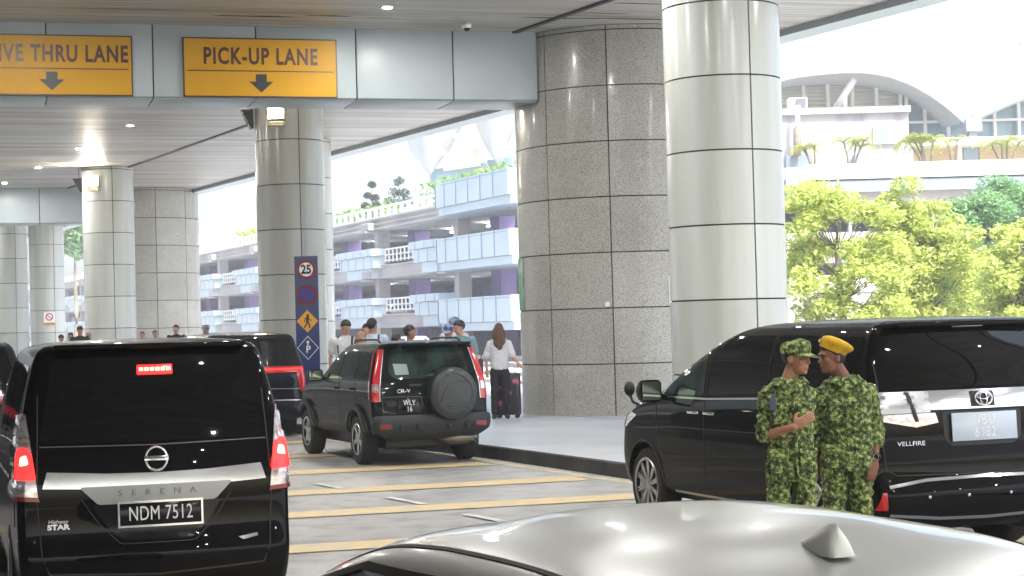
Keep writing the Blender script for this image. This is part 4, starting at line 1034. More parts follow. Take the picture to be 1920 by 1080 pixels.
M['cloth_teal'] = mat('teal cloth', (.16, .26, .30), .85); M['cloth_tan'] = mat('pinkish tan cloth', (.42, .26, .20), .85); M['cloth_blue'] = mat('pale blue cloth', (.45, .52, .62), .85)
M['cap_blue'] = mat('pale blue cap', (.22, .30, .48), .8, c2=(.05, .06, .12), vscale=6, thr=(.42, .46)); M['beret'] = mat('yellow beret felt', (.66, .39, .01), .9, var=.35, vscale=12, bump=.4, bscale=18)
M['badge'] = mat('dark cap badge', (.06, .05, .03), .4, c2=(.5, .4, .1), vscale=60, thr=(.5, .55)); M['strap_black'] = mat('black strap', (.01, .01, .01), .6)
# ---- the two men in camouflage
def soldier_1():
    loc = (1.85, 12.25, 0); s1 = 1.68/1.75
    A = [((-.155, .01, 1.375), (-.185, -.03, 1.08), (-.005, -.205, 1.145), (.09, -.22, 1.20)), ((.135, .03, 1.36), (.13, .15, 1.12), (.03, .19, .98), (-.02, .2, .95))]
    o, T, s, A = person('man in camouflage uniform and peaked cap holding his hand to his chest', loc, 1.70, 0, R(12), A, (R(52), R(4)), 0, .95, 'skin', legs_mat=M['camo'], top_mat=M['camo'], vox=.0065, hair='hair', sleeves='elbow', hat='army_cap', hem=.76, jacket=True, hx=.045)
    face_bits(o, T)
    jacket_bits(o, s, .13, 1.03)
    bm = bmesh.new(); box(bm, (-.135*s, -.128*s, 1.30*s), (.045, .03, .085), bev=.006); tube(bm, [(-.12*s, -.128*s, 1.34*s), (-.115*s, -.12*s, 1.40*s)], .006, 6); bobj('radio', bm, mat('radio', (.05, .07, .11), .4), o)
def face_bits(o, T):
    for sg in (1, -1):
        bm = bmesh.new()
        for v in ellipsoid(bm, (0, 0, 0), (.0125, .008, .0065), seg=12): v.co = T @ (v.co+Vector((sg*.030, -.0745, .004)))
        e_ = bobj('eye', bm, M['eye_white'], o, smooth=True)
        bm = bmesh.new()
        for v in ellipsoid(bm, (0, 0, 0), (.0055, .004, .0055), seg=10): v.co = T @ (v.co+Vector((sg*.030, -.081, .004)))
        bobj('iris', bm, M['hair'], e_, smooth=True)
        bm = bmesh.new(); tube(bm, [T @ Vector((sg*x, y, z)) for x, y, z in ((.014, -.091, .022), (.030, -.088, .027), (.047, -.076, .023))], [.004, .0045, .0025], 6); bobj('eyebrow', bm, M['hair'], o, smooth=True)
    bm = bmesh.new(); tube(bm, [T @ Vector(p) for p in ((-.022, -.087, -.061), (0, -.0935, -.060), (.022, -.087, -.061))], [.001, .0022, .001], 6); bobj('mouth', bm, mat('mouth line', (.10, .03, .025), .6), o)
def jacket_bits(o, s, d, k):
    # collar, button placket, chest and hip pockets
    bm = bmesh.new()
    for sg in (-1, 1):
        pts = [(sg*.030, -.100), (sg*.080, -.085), (sg*.098, .0), (sg*.070, .075), (0, .095)]
        for i in range(4):
            a_, b_ = pts[i], pts[i+1]; f = [bm.verts.new((a_[0]*s, a_[1]*s, (1.47 if i else 1.455)*s)), bm.verts.new((b_[0]*s, b_[1]*s, 1.478*s)), bm.verts.new((b_[0]*1.35*s, b_[1]*1.35*s, 1.435*s)), bm.verts.new((a_[0]*1.45*s, a_[1]*1.42*s, (1.43 if i else 1.40)*s))]
            bm.faces.new(f)
    bm.normal_update(); bmesh.ops.solidify(bm, geom=bm.faces[:], thickness=.008); bobj('collar', bm, M['camo'], o)
    for (x, z, w_, h_) in ((-.095, 1.22, .11, .12), (.085, 1.22, .11, .12), (-.10, .90, .13, .15), (.10, .90, .13, .15)):
        bm = bmesh.new(); vs = box(bm, (0, 0, 0), (w_*s, .016, h_*s), bev=.005); a_ = R(12)+x*1.6
        for v in vs: v.co = Matrix.Translation((x*s*1.0, -(.125 if z > 1 else .135)*k*s*(1-.9*x*x/.03*.3), z*s)) @ Matrix.Rotation(a_, 4, 'Z') @ v.co
        vs = box(bm, (0, 0, 0), ((w_+.006)*s, .022, .035*s), bev=.005)
        for v in vs: v.co = Matrix.Translation((x*s*1.0, -(.127 if z > 1 else .137)*k*s*(1-.9*x*x/.03*.3), (z+h_/2)*s)) @ Matrix.Rotation(a_, 4, 'Z') @ v.co
        bobj('pocket', bm, M['camo'], o)
    bm = bmesh.new(); tube(bm, [(.02*s, -.122*k*s, 1.38*s), (.02*s, -.132*k*s, 1.2*s), (.02*s, -.134*k*s, 1.0*s), (.025*s, -.140*k*s, .77*s)], .012, 6, flat=.5); bobj('placket', bm, M['camo'], o)
M['eye_white'] = mat('eye', (.22, .18, .15), .6)
soldier_1()
def soldier_2():
    A = [((-.16, .01, 1.36), (-.20, .08, 1.09), (-.20, .10, .90), (-.18, .12, .8)), ((.17, .02, 1.365), (.225, .05, 1.075), (.19, -.08, .875), (.16, -.12, .78))]
    o, T, s, A = person('man in camouflage uniform and yellow beret turned towards his colleague', (2.29, 12.62, 0), 1.69, 0, R(-28), A, (R(-72), R(2)), 0, 1.08, 'skin_dark', legs_mat=M['camo'], top_mat=M['camo'], vox=.0065, hair='hair', sleeves='mid', hat='beret', hem=.80, jacket=True, hx=-.075)
    face_bits(o, T); jacket_bits(o, s, .13, 1.04)
    wr = Vector(A[1][2])*s; d = (Vector(A[1][3])*s-wr).normalized(); q = d.to_track_quat('Z', 'Y').to_matrix().to_4x4()
    bm = bmesh.new(); lathe(bm, [(.031, -.012), (.034, -.012), (.034, .012), (.031, .012)], 24, M=Matrix.Translation(wr-d*.022) @ q, closed=True)
    t_ = bobj('wrist_watch', bm, M['strap_black'], o, smooth=True)
    bm = bmesh.new(); c_ = wr-d*.022+Vector((-.006, -.034, 0)); lathe(bm, [(.001, .006), (.017, .006), (.021, .002), (.021, -.006)], 24, M=Matrix.Translation(c_) @ Matrix.Rotation(R(90), 4, 'X')); bobj('watch_face', bm, M['blackgloss'], t_)
    bm = bmesh.new(); lathe(bm, [(.017, .006), (.021, .008), (.022, .002)], 24, M=Matrix.Translation(c_) @ Matrix.Rotation(R(90), 4, 'X'), closed=True); bobj('watch_bezel', bm, M['chrome'], t_)
soldier_2()
# ---- woman in white with her suitcase
PV = .18
A = [((-.17, 0, 1.36), (-.245, .03, 1.10), (-.235, -.03, .90), (-.23, -.05, .82)), ((.17, 0, 1.36), (.235, -.02, 1.12), (.32, -.15, 1.0), (.38, -.2, .95))]
wp_ = (-.26, 32.6, PV)
person('woman with long brown hair in a loose white shirt seen from behind', wp_, 1.74, 0, 0, A, (R(180), 0), 0, .98, 'skin_light', vox=.012, hair='hair_brown', hairstyle='long', sleeves='elbow', hem=.88, top_mat=M['cloth_white'])
o = empty('suitcase', (-.12, 32.72, PV), R(-8), label='large black suitcase with pink flowers standing beside the woman in white', cat='suitcase')
flor = mat('black shell with pink flowers', (.016, .012, .016), .35, c2=(.016, .012, .016), vscale=5)
N_, L_ = flor.node_tree.nodes, flor.node_tree.links
tc = N_.new('ShaderNodeTexCoord'); vz = N_.new('ShaderNodeTexVoronoi'); vz.inputs['Scale'].default_value = 5.0; nz = N_.new('ShaderNodeTexNoise'); nz.inputs['Scale'].default_value = 16
mxv = N_.new('ShaderNodeMix'); mxv.data_type = 'VECTOR'; mxv.inputs[0].default_value = .10
L_.new(tc.outputs['Object'], nz.inputs['Vector']); L_.new(tc.outputs['Object'], mxv.inputs[4]); L_.new(nz.outputs['Color'], mxv.inputs[5]); L_.new(mxv.outputs[1], vz.inputs['Vector'])
rr = N_.new('ShaderNodeValToRGB'); rr.color_ramp.elements[0].position = .18; rr.color_ramp.elements[0].color = (.42, .08, .14, 1); rr.color_ramp.elements[1].position = .30; rr.color_ramp.elements[1].color = (.014, .012, .016, 1)
L_.new(vz.outputs['Distance'], rr.inputs[0]); L_.new(rr.outputs[0], N_['Principled BSDF'].inputs['Base Color'])
bm = bmesh.new(); box(bm, (0, 0, .43), (.44, .28, .74), bev=.05); autosmooth(bobj('shell', bm, flor, o), 50)
bm = bmesh.new(); box(bm, (0, 0, .43), (.446, .02, .746), bev=.005); bobj('zip_band', bm, M['black'], o)
for x in (-.16, .16):
    for y in (-.1, .1):
        bm = bmesh.new(); lathe(bm, [(.001, -.012), (.032, -.012), (.032, .012), (.001, .012)], 16, M=Matrix.Translation((x, y, .035)) @ Matrix.Rotation(R(90), 4, 'X')); bobj('wheel', bm, M['black'], o)
bm = bmesh.new(); tube(bm, [(-.12, .10, .78), (-.12, .10, .98), (.12, .10, .98), (.12, .10, .78)], .010, 8); bobj('pull_handle', bm, M['satin'], o)
bm = bmesh.new(); box(bm, (0, -.02, .80), (.16, .05, .02), bev=.006); bobj('grip', bm, M['satin'], o)
o = empty('handbag', (-.60, 32.4, PV), 0, label='small black bag hanging at the left side of the woman in white', cat='bag')
bm = bmesh.new(); box(bm, (0, 0, .95), (.10, .2, .28), bev=.03); autosmooth(bobj('bag_body', bm, M['black'], o), 50)
bm = bmesh.new(); tube(bm, [(0, -.06, 1.08), (.06, 0, 1.24), (.12, .02, 1.36), (.06, .02, 1.24), (0, .06, 1.08)], .008, 6); bobj('bag_strap', bm, M['black'], o)
# ---- people behind the SUV and at the far left; spot by picture column and distance, standing on the pavement
def stand(px, Y): v = at(px, 640, Y); return (v.x, Y, PV if Y < 43 else .40)
M["hair_tan"] = mat("light brown hair", (.34, .20, .13), .6, var=.3, vscale=20); M["cloth_cream"] = mat("cream cloth", (.5, .44, .34), .85)
BG = [(648, 30.5, 1.86, 'man in white shirt bending his head over, leftmost behind the dark green SUV', dict(head=(R(38), R(28)), yaw=R(30), hair='hair', strap=True, top_mat=M['cloth_white'], skin='skin_light')),
 (677, 29.8, 1.66, 'person with light brown hair in a pinkish top behind the dark green SUV', dict(head=(R(160), R(-12)), hair='hair_tan', hairstyle='long', top_mat=M['cloth_tan'], skin='skin_light')),
 (689, 33.5, 1.80, 'man whose face shows between two others behind the dark green SUV', dict(head=(R(-30), R(10)), hair='hair', top_mat=M['cloth_blue'], skin='skin_light')),
 (698, 31.2, 1.88, 'dark haired man in pale shirt with backpack straps seen from behind', dict(head=(R(150), R(0)), hair='hair', strap=True, top_mat=M['cloth_blue'], skin='skin_light')),
 (743, 30.0, 1.60, 'short person with dark hair, left of the curly haired one behind the SUV roof', dict(head=(R(120), 0), hair='hair', top_mat=M['cloth_dark'])),
 (768, 30.6, 1.73, 'person with curly black hair just above the SUV roof', dict(head=(R(100), 0), hair='hair', hairstyle='curly', top_mat=M['cloth_dark'])),
 (842, 30.2, 1.72, 'person in a dark and pale blue cap above the right end of the SUV roof', dict(head=(R(-20), R(12)), hat='cap', top_mat=M['cloth_blue'], skin='skin')),
 (863, 29.8, 1.80, 'man in teal shirt in profile at the right end of the SUV roof', dict(head=(R(-65), R(16)), hair='hair', top_mat=M['cloth_teal'], skin='skin_light')),
 (852, 33.5, 1.86, 'person in a light blue cap behind the man in teal', dict(head=(R(160), 0), hat='cap', top_mat=M['cloth_white'], skin='skin_light')),
 (116, 50, 1.56, 'stooping person in dark clothes, leftmost of the far group by the left columns', dict(head=(R(60), R(30)), hair='hair', lean=.12, top_mat=M['cloth_dark'])),
 (133, 51, 1.62, 'person in a black top between the stooping one and the taller man', dict(head=(R(-20), R(10)), hair='hair', top_mat=M['cloth_dark'])),
 (150, 49.5, 1.77, 'tall man in a black shirt with thick hair in front of the left lamp column', dict(head=(R(40), R(20)), hair='hair', hairstyle='messy', top_mat=M['cloth_dark'])),
 (167, 50.5, 1.62, 'person in a cream top beside the tall man in black', dict(head=(R(160), 0), hair='hair_tan', top_mat=M['cloth_cream'])),
 (267, 52, 1.59, 'person whose hair and forehead just show before the farther granite column', dict(head=(0, 0), hair='hair', top_mat=M['cloth_white'], skin='skin')),
 (291, 52.5, 1.62, 'short haired person in black before the farther granite column', dict(head=(R(30), 0), hair='hair', top_mat=M['cloth_dark'])),
 (331, 47, 1.73, 'man with glasses in a black shirt right of the farther granite column middle', dict(head=(R(-15), R(5)), hair='hair', top_mat=M['cloth_dark'], skin='skin_light')),
 (388, 45, 1.69, 'person in a dark striped hat above the navy van roof', dict(head=(R(-60), R(15)), hat='cap', top=None, top_mat=M['cloth_dark'])),
 (492, 44, 1.60, 'person barely showing beside the middle column above the navy van', dict(head=(R(20), 0), hair='hair', top_mat=M['cloth_dark']))]

M['cap_stripe'] = mat('striped cap', (.55, .55, .55), .8, c2=(.02, .02, .02), vscale=9, stretch=(1, 1, 6), thr=(.48, .52))
for px, Y, H_, lb, kw in BG:
    kw = dict(kw)
    if 'strap' not in kw: pass
    if 'top' in kw: kw['top'] = M['cap_stripe']
    if kw.get('top_mat') is None: kw['top_mat'] = M['cloth_cream']
    hgt = 'people waiting on the pavement'
    person(lb, stand(px, Y), H_, vox=.018, group=hgt, **kw)
# ============================================================ cars
def smooth_interp(keys, n_sub=1):
    return keys
class Car:
    """body from horizontal slices: each key = (z, x_rear, x_front, half_width, r_rear, r_front, rear_bulge, front_bulge)"""
    def __init__(s, name, loc, rz, keys, paint, label, cat, L, crown=.03, wheel=(.34, .23), axles=(0, 2.7), track=.78, arch=.385, bodyname='body', sub=2, mid=None, group=None, archdepth=.30):
        s.root = empty(name, loc, rz, label=label, cat=cat, group=group)
        bm = bmesh.new(); rings = []
        nr, nc, ns, nf = 8, 4, 14, 8
        for key in keys:
            z, xr, xf, w, rr, rf, br, bf = key
            pts = []
            # rear edge from right (y=-w) to left (y=+w)
            def re(y): return xr+br*(y/w)**2
            def fe(y): return xf-bf*(y/w)**2
            wr = w*(1-.0); 
            for i in range(nr+1):
                y = -w+rr+(2*w-2*rr)*i/nr; pts.append((re(y), y))
            cx = re(w-rr)+rr
            for i in range(1, nc):
                a_ = math.pi*.5*i/nc; pts.append((cx-rr*math.cos(a_), w-rr+rr*math.sin(a_)))
            x0 = cx; x1 = fe(w-rf)-rf
            for i in range(ns+1):
                t = i/ns; x = x0+(x1-x0)*t; pts.append((x, w-.012*abs(2*t-1)**3))
            for i in range(1, nc):
                a_ = math.pi*.5*i/nc; pts.append((x1+rf*math.sin(a_), w-rf+rf*math.cos(a_)))
            for i in range(nf+1):
                y = w-rf-(2*w-2*rf)*i/nf; pts.append((fe(y), y))
            for i in range(1, nc):
                a_ = math.pi*.5*i/nc; pts.append((x1+rf*math.cos(a_), -(w-rf+rf*math.sin(a_))))
            for i in range(ns+1):
                t = 1-i/ns; x = x0+(x1-x0)*t; pts.append((x, -(w-.012*abs(2*t-1)**3)))
            for i in range(1, nc):
                a_ = math.pi*.5*i/nc; pts.append((cx-rr*math.sin(a_), -(w-rr+rr*math.cos(a_))))
            rings.append([bm.verts.new((p[0], p[1], z)) for p in pts])
        # crown rings
        z, xr, xf, w = keys[-1][:4]; cxm = (xr+xf)/2; last = [v.co.copy() for v in rings[-1]]
        for f, dz in ((.82, .45), (.55, .8), (.25, .97)):
            rings.append([bm.verts.new((cxm+(p.x-cxm)*f, p.y*f, z+crown*dz)) for p in last])
        n = len(rings[0])
        for i in range(len(rings)-1):
            for k in range(n): bm.faces.new((rings[i][k], rings[i][(k+1) % n], rings[i+1][(k+1) % n], rings[i+1][k]))
        bm.faces.new(rings[0][::-1]); c = bm.verts.new((cxm, 0, z+crown))
        for k in range(n): bm.faces.new((rings[-1][k], rings[-1][(k+1) % n], c))
        bmesh.ops.recalc_face_normals(bm, faces=bm.faces)
        me = bpy.data.meshes.new('b'); bm.to_mesh(me); bm.free()
        o = bpy.data.objects.new('b', me); col.objects.link(o)
        md = o.modifiers.new('s', 'SUBSURF'); md.levels = sub; md.render_levels = sub
        me1 = evaluated(o)
        vs = [v.co.copy() for v in me1.vertices]; fs = [tuple(p.vertices) for p in me1.polygons]
        s.bvh = BVHTree.FromPolygons(vs, fs)
        cut = []
        bmc = bmesh.new()
        for ax in axles:
            for sg in (-1, 1):
                lathe(bmc, [(arch, -archdepth/2), (arch, archdepth/2+.15)], 40, M=Matrix.Translation((ax, sg*(track+.05), wheel[0]+.01)) @ Matrix.Rotation(R(-90*sg), 4, 'X'))
        bmesh.ops.recalc_face_normals(bmc, faces=bmc.faces)
        mc = bpy.data.meshes.new('c'); bmc.to_mesh(mc); bmc.free(); oc = bpy.data.objects.new('c', mc); col.objects.link(oc)
        mb = o.modifiers.new('b', 'BOOLEAN'); mb.object = oc; mb.operation = 'DIFFERENCE'; mb.solver = 'EXACT'
        me2 = evaluated(o); kill(o, oc)
        me2.materials.clear()
        s.body = link(bodyname, me2, [paint, M['black']], s.root)
        for p in me2.polygons:
            c = p.center
            for ax in axles:
                if (c.x-ax)**2+(c.z-wheel[0]-.01)**2 < (arch-.004)**2 and abs(c.y) > track-archdepth*.6 and (abs(p.normal.z) > .05 or abs(c.y) < track):
                    rr_ = math.hypot(c.x-ax, c.z-wheel[0]-.01)
                    if rr_ < arch-.004: p.material_index = 1
        autosmooth(s.body, 40)
        s.wheel = wheel; s.axles = axles; s.track = track
        s.made = None
    def hit(s, side, u, v):
        """side rear/front: (u=y, v=z); left/right: (u=x, v=z); top: (u=x, v=y)"""
        if side == 'rear': o, d = Vector((-4, u, v)), Vector((1, 0, 0))
        elif side == 'front': o, d = Vector((9, u, v)), Vector((-1, 0, 0))
        elif side == 'left': o, d = Vector((u, 3, v)), Vector((0, -1, 0))
        elif side == 'right': o, d = Vector((u, -3, v)), Vector((0, 1, 0))
        else: o, d = Vector((u, v, 4)), Vector((0, 0, -1))
        h = s.bvh.ray_cast(o, d)
        if h[0] is None: 
            h = s.bvh.find_nearest(o+d*3.5)
        n = h[1]
        if n.dot(d) > 0: n = -n
        return h[0], n
    def patch(s, name, side, outline, m, off=.004, thick=.012, parent=None, res=.045, rnd=0, sm=True, **k):
        pts = outline
        if rnd:
            q = []
            n = len(pts)
            for i in range(n):
                p0, p1, p2 = Vector(pts[i-1]), Vector(pts[i]), Vector(pts[(i+1) % n])
                a_ = (p0-p1); b_ = (p2-p1); r = min(rnd, a_.length*.45, b_.length*.45)
                A_ = p1+a_.normalized()*r; B_ = p1+b_.normalized()*r
                for t in (0, .25, .5, .75, 1): q.append(tuple((1-t)**2*A_+2*t*(1-t)*p1+t*t*B_))
            pts = q
        bm = bmesh.new(); bm.faces.new([bm.verts.new((p[0], p[1], 0)) for p in pts])
        xs = [p[0] for p in pts]; ys = [p[1] for p in pts]
        for ax, lo, hi in ((0, min(xs), max(xs)), (1, min(ys), max(ys))):
            nrm = Vector((1, 0, 0)) if ax == 0 else Vector((0, 1, 0)); c = math.floor(lo/res)*res+res
            while c < hi-1e-4:
                co = Vector((c, 0, 0)) if ax == 0 else Vector((0, c, 0))
                bmesh.ops.bisect_plane(bm, geom=bm.verts[:]+bm.edges[:]+bm.faces[:], plane_co=co, plane_no=nrm, dist=1e-5); c += res
        bmesh.ops.triangulate(bm, faces=[f for f in bm.faces if len(f.verts) > 4])
        bm.verts.ensure_lookup_table(); nv = len(bm.verts); outer = []; inner = []
        for v in bm.verts:
            p, n = s.hit(side, v.co.x, v.co.y); outer.append(p+n*off); inner.append(p-n*max(.001, thick-off))
        bedges = [e for e in bm.edges if len(e.link_faces) == 1]
        F = [[v.index for v in f.verts] for f in bm.faces]; bm.verts.index_update()
        F = [[v.index for v in f.verts] for f in bm.faces]; BE = []
        for e in bedges:
            f = e.link_faces[0]; vs = [v.index for v in f.verts]; a_, b_ = e.verts[0].index, e.verts[1].index
            i = vs.index(a_)
            BE.append((a_, b_) if vs[(i+1) % len(vs)] == b_ else (b_, a_))
        bm.free()
        flip = side in ('rear', 'left')
        faces = []
        for f in F: faces.append(tuple(f))
        for a_, b_ in BE: faces.append((b_, a_, a_+nv, b_+nv))
        me = bpy.data.meshes.new(name); me.from_pydata([tuple(v) for v in outer+inner], [], faces)
        me.update()
        # orient outward
        P, Nn = s.hit(side, sum(xs)/len(xs), sum(ys)/len(ys))
        bmx = bmesh.new(); bmx.from_mesh(me); bmx.faces.ensure_lookup_table()
        tot = sum(bmx.faces[i].normal.dot(Nn)*bmx.faces[i].calc_area() for i in range(len(F)))
        if tot < 0: bmesh.ops.reverse_faces(bmx, faces=bmx.faces)
        bmx.to_mesh(me); bmx.free()
        ob = link(name, me, m, parent or s.root, **k)
        autosmooth(ob, 40); return ob
    def line(s, name, side, pts, wd, m, off=.003, thick=.008, parent=None, closed=False, **k):
        pts = [Vector(p) for p in pts]
        if closed: pts = pts+[pts[0]]
        L_, R_ = [], []
        for i, p in enumerate(pts):
            if closed and i in (0, len(pts)-1): t = (pts[1]-pts[-2]).normalized()
            else: t = (pts[min(i+1, len(pts)-1)]-pts[max(i-1, 0)]).normalized()
            n = Vector((-t.y, t.x))*wd/2; L_.append(tuple(p+n)); R_.append(tuple(p-n))
        # build as sequence of quads joined into one object
        V = []; F = []
        for i in range(len(pts)-1):
            seg = max(1, int((pts[i+1]-pts[i]).length/.06))
            for j in range(seg+1):
                t = j/seg
                if i and j == 0: continue
                l = Vector(L_[i]).lerp(Vector(L_[i+1]), t); r = Vector(R_[i]).lerp(Vector(R_[i+1]), t)
                for q in (l, r):
                    p, n = s.hit(side, q.x, q.y); V.append(p+n*off)
                for q in (l, r):
                    p, n = s.hit(side, q.x, q.y); V.append(p-n*(thick-off))
        for i in range(len(V)//4-1):
            a_ = 4*i; b_ = a_+4
            F += [(a_, a_+1, b_+1, b_), (a_+1, a_+3, b_+3, b_+1), (a_+2, a_, b_, b_+2)]
        me = bpy.data.meshes.new(name); me.from_pydata([tuple(v) for v in V], [], F); me.update()
        bmx = bmesh.new(); bmx.from_mesh(me); bmesh.ops.recalc_face_normals(bmx, faces=bmx.faces)
        tot = 0; P, Nn = s.hit(side, *((pts[0]+pts[1])/2)); bmx.faces.ensure_lookup_table()
        if bmx.faces[0].normal.dot(Nn) < 0: bmesh.ops.reverse_faces(bmx, faces=bmx.faces)
        bmx.to_mesh(me); bmx.free()
        return link(name, me, m, parent or s.root, **k)
    def text(s, name, side, st, u, v, size, m, off=.006, parent=None, sx=1, bold=0, spacing=1, ext=.002, shear=0):
        me = text_mesh(st, size, ext=ext, bold=bold, sx=sx, spacing=spacing)
        for vt in me.vertices:
            x = vt.co.x+shear*vt.co.y; uu = u-x if side in ('rear', 'left') else u+x
            p, n = s.hit(side, uu, v+vt.co.y); vt.co = p+n*(off+vt.co.z)
        me.materials.clear(); me.update(); return link(name, me, m, parent or s.root)
    def wheels(s, spokes=5, style='spoke', rimr=None, rimm=None, hub=True):
        r, wd = s.wheel; rr = rimr or r*.68; rimm = rimm or M['rim']
        bm = bmesh.new()
        lathe(bm, [(rr-.01, -wd/2+.01), (rr+.02, -wd/2), (r-.03, -wd/2+.005), (r-.006, -wd/2+.03), (r, -wd/2+.06), (r, wd/2-.06), (r-.006, wd/2-.03), (r-.03, wd/2-.005), (rr+.02, wd/2), (rr-.01, wd/2-.01)], 48, closed=True)
        tm = bpy.data.meshes.new('wheel'); bmesh.ops.recalc_face_normals(bm, faces=bm.faces)
        # tread grooves
        bm.to_mesh(tm); bm.free(); tm.materials.append(M['tyre']); tm.polygons.foreach_set('use_smooth', [True]*len(tm.polygons)); tm.set_sharp_from_angle(angle=R(40))
        bm = bmesh.new()
        zf = wd/2
        lathe(bm, [(rr-.022, zf-.005), (rr, zf+.004), (rr+.006, zf-.004), (rr-.012, zf-.05), (rr-.03, zf-.09)], 48)
        bmesh.ops.delete(bm, geom=[f for f in bm.faces if len(f.verts) > 4], context='FACES')
        for k in range(spokes):
            a_ = 2*math.pi*k/spokes
            if style == 'pair': offs = (-.09, .09)
            elif style == 'fine': offs = (-.07, .07)
            else: offs = (0,)
            for o_ in offs:
                w0, w1 = (.028, .036) if style == 'spoke' else ((.012, .010) if style == 'fine' else (.018, .014))
                Mx = Matrix.Rotation(a_, 4, 'Z')
                p = [(.03, -w0), (rr-.012, -w1), (rr-.012, w1), (.03, w0)]
                q = [Mx @ (Matrix.Rotation(o_, 4, 'Z') @ Vector((x, y, 0)) if style != 'fine' else Vector((x, y+o_*x*1.0, 0))) for x, y in p]
                top = [bm.verts.new((v.x, v.y, zf-.012-(.012 if i in (0, 3) else 0))) for i, v in enumerate(q)]; bot = [bm.verts.new((v.x, v.y, zf-.05)) for v in q]
                bm.faces.new(top)
                for i in range(4): bm.faces.new((top[i], bot[i], bot[(i+1) % 4], top[(i+1) % 4]))
        lathe(bm, [(0.001, zf-.012), (.03, zf-.014), (.055, zf-.022), (.06, zf-.05)], 24)
        bmesh.ops.recalc_face_normals(bm, faces=bm.faces)
        rm = bpy.data.meshes.new('rim'); bm.to_mesh(rm); bm.free(); rm.materials.append(rimm); rm.polygons.foreach_set('use_smooth', [True]*len(rm.polygons)); rm.set_sharp_from_angle(angle=R(35))
        bm = bmesh.new(); lathe(bm, [(.001, zf-.10), (rr-.02, zf-.10)], 32); bmesh.ops.delete(bm, geom=[f for f in bm.faces if len(f.verts) > 4], context='FACES'); lathe(bm, [(.001, zf-.07), (.14, zf-.072), (.15, zf-.09)], 32)
        dm = bpy.data.meshes.new('brake_disc'); bm.to_mesh(dm); bm.free(); dm.materials.append(mat('brake disc', (.06, .06, .06), .5, metal=.6))
        k = 0
        for ax in s.axles:
            for sg in (-1, 1):
                o = link('wheel', tm, None, s.root); o.location = (ax, sg*(s.track-.01), r); o.rotation_euler = (R(-90*sg), R(17*k), 0)
                q = link('rim', rm, None, o); q2 = link('brake_disc', dm, None, o); k += 1
        # dark axle / floor pan
        bm = bmesh.new(); x0 = s.axles[0]; x1 = s.axles[1]; box(bm, ((x0+x1)/2, 0, .30), (x1-x0+.9, s.track*1.55, .16), bev=.03)
        tube(bm, [(x0, -s.track+.1, .30), (x0, s.track-.1, .30)], .045, 8); bobj('floor_pan', bm, M['black'], s.root)
def ring_part(car, name, side, u, v, r, th, m, off=.008, seg=32, parent=None, sy=1, inner=None):
    """a flat ring (badge) on the surface"""
    p, n = car.hit(side, u, v); q = n.to_track_quat('Z', 'Y').to_matrix().to_4x4(); T = Matrix.Translation(p+n*off) @ q
    bm = bmesh.new()
    for k in range(seg): pass
    pts = [T @ Vector((math.cos(2*math.pi*k/seg)*r, math.sin(2*math.pi*k/seg)*r*sy, 0)) for k in range(seg+1)]
    tube(bm, pts, th, 6, cap=False); return bobj(name, bm, m, parent or car.root, smooth=True)
def oriented_box(car, name, side, u, v, s_, m, off=0, parent=None, bev=.004):
    p, n = car.hit(side, u, v); bm = bmesh.new()
    Z = Vector((0, 0, 1)); X = Z.cross(n).normalized(); Y = n.cross(X).normalized()
    T = Matrix((( X.x, Y.x, n.x, p.x+n.x*off), (X.y, Y.y, n.y, p.y+n.y*off), (X.z, Y.z, n.z, p.z+n.z*off), (0, 0, 0, 1)))
    box(bm, (0, 0, 0), s_, M=T, bev=bev); o = bobj(name, bm, m, parent or car.root); autosmooth(o, 30); return o, T
def number_plate(car, u, v, w_, h_, lines, m_plate, m_txt, size, off=.02, side='rear', gap=.075, sx=.8, frame=None, tilt=None):
    pl, T = oriented_box(car, 'number_plate', side, u, v, (w_, h_, .012), m_plate, off)
    # text faces outward: local X of T runs to the right when seen from outside
    for i, t in enumerate(lines):
        me = text_mesh(t, size, ext=.001, bold=0, sx=sx, spacing=1.06)
        me.transform(T @ Matrix.Translation((0, (len(lines)-1)/2*gap-i*gap, .0075))); me.materials.clear(); link('plate_letters', me, m_txt, pl)
    if frame:
        bm = bmesh.new(); a_, b_ = w_/2+.006, h_/2+.006
        for c, s_ in (((0, b_, .002), (2*a_+.012, .012, .02)), ((0, -b_, .002), (2*a_+.012, .012, .02)), ((a_, 0, .002), (.012, 2*b_-.012, .02)), ((-a_, 0, .002), (.012, 2*b_-.012, .02))): box(bm, c, s_, M=T)
        bobj('plate_frame', bm, frame, pl)
    return pl
def mirror(car, x, y, z, sg=1, m=None, s_=(.12, .20, .20), glass=True):
    bm = bmesh.new(); vs = ellipsoid(bm, (0, 0, 0), (s_[0], s_[1]/2+.04, s_[2]/2+.02), seg=16)
    for v in vs:
        if v.co.x < -.03: v.co.x = -.03
        v.co.z = max(-s_[2]/2, min(s_[2]/2, v.co.z)); v.co.y = max(-s_[1]/2, min(s_[1]/2, v.co.y))
    tube(bm, [(0, -sg*s_[1]/2, -.05), (.02, -sg*(s_[1]/2+.12), -.07)], .025, 8)
    o = bobj('side_mirror', bm, m or M['paint'], car.root, smooth=True); o.location = (x, y, z); autosmooth(o, 40)
    bm = bmesh.new(); box(bm, (-.034, 0, 0), (.006, s_[1]*.86, s_[2]*.80), bev=.002); g_ = bobj('mirror_glass', bm, M['mirror_glass'], o)
    return o
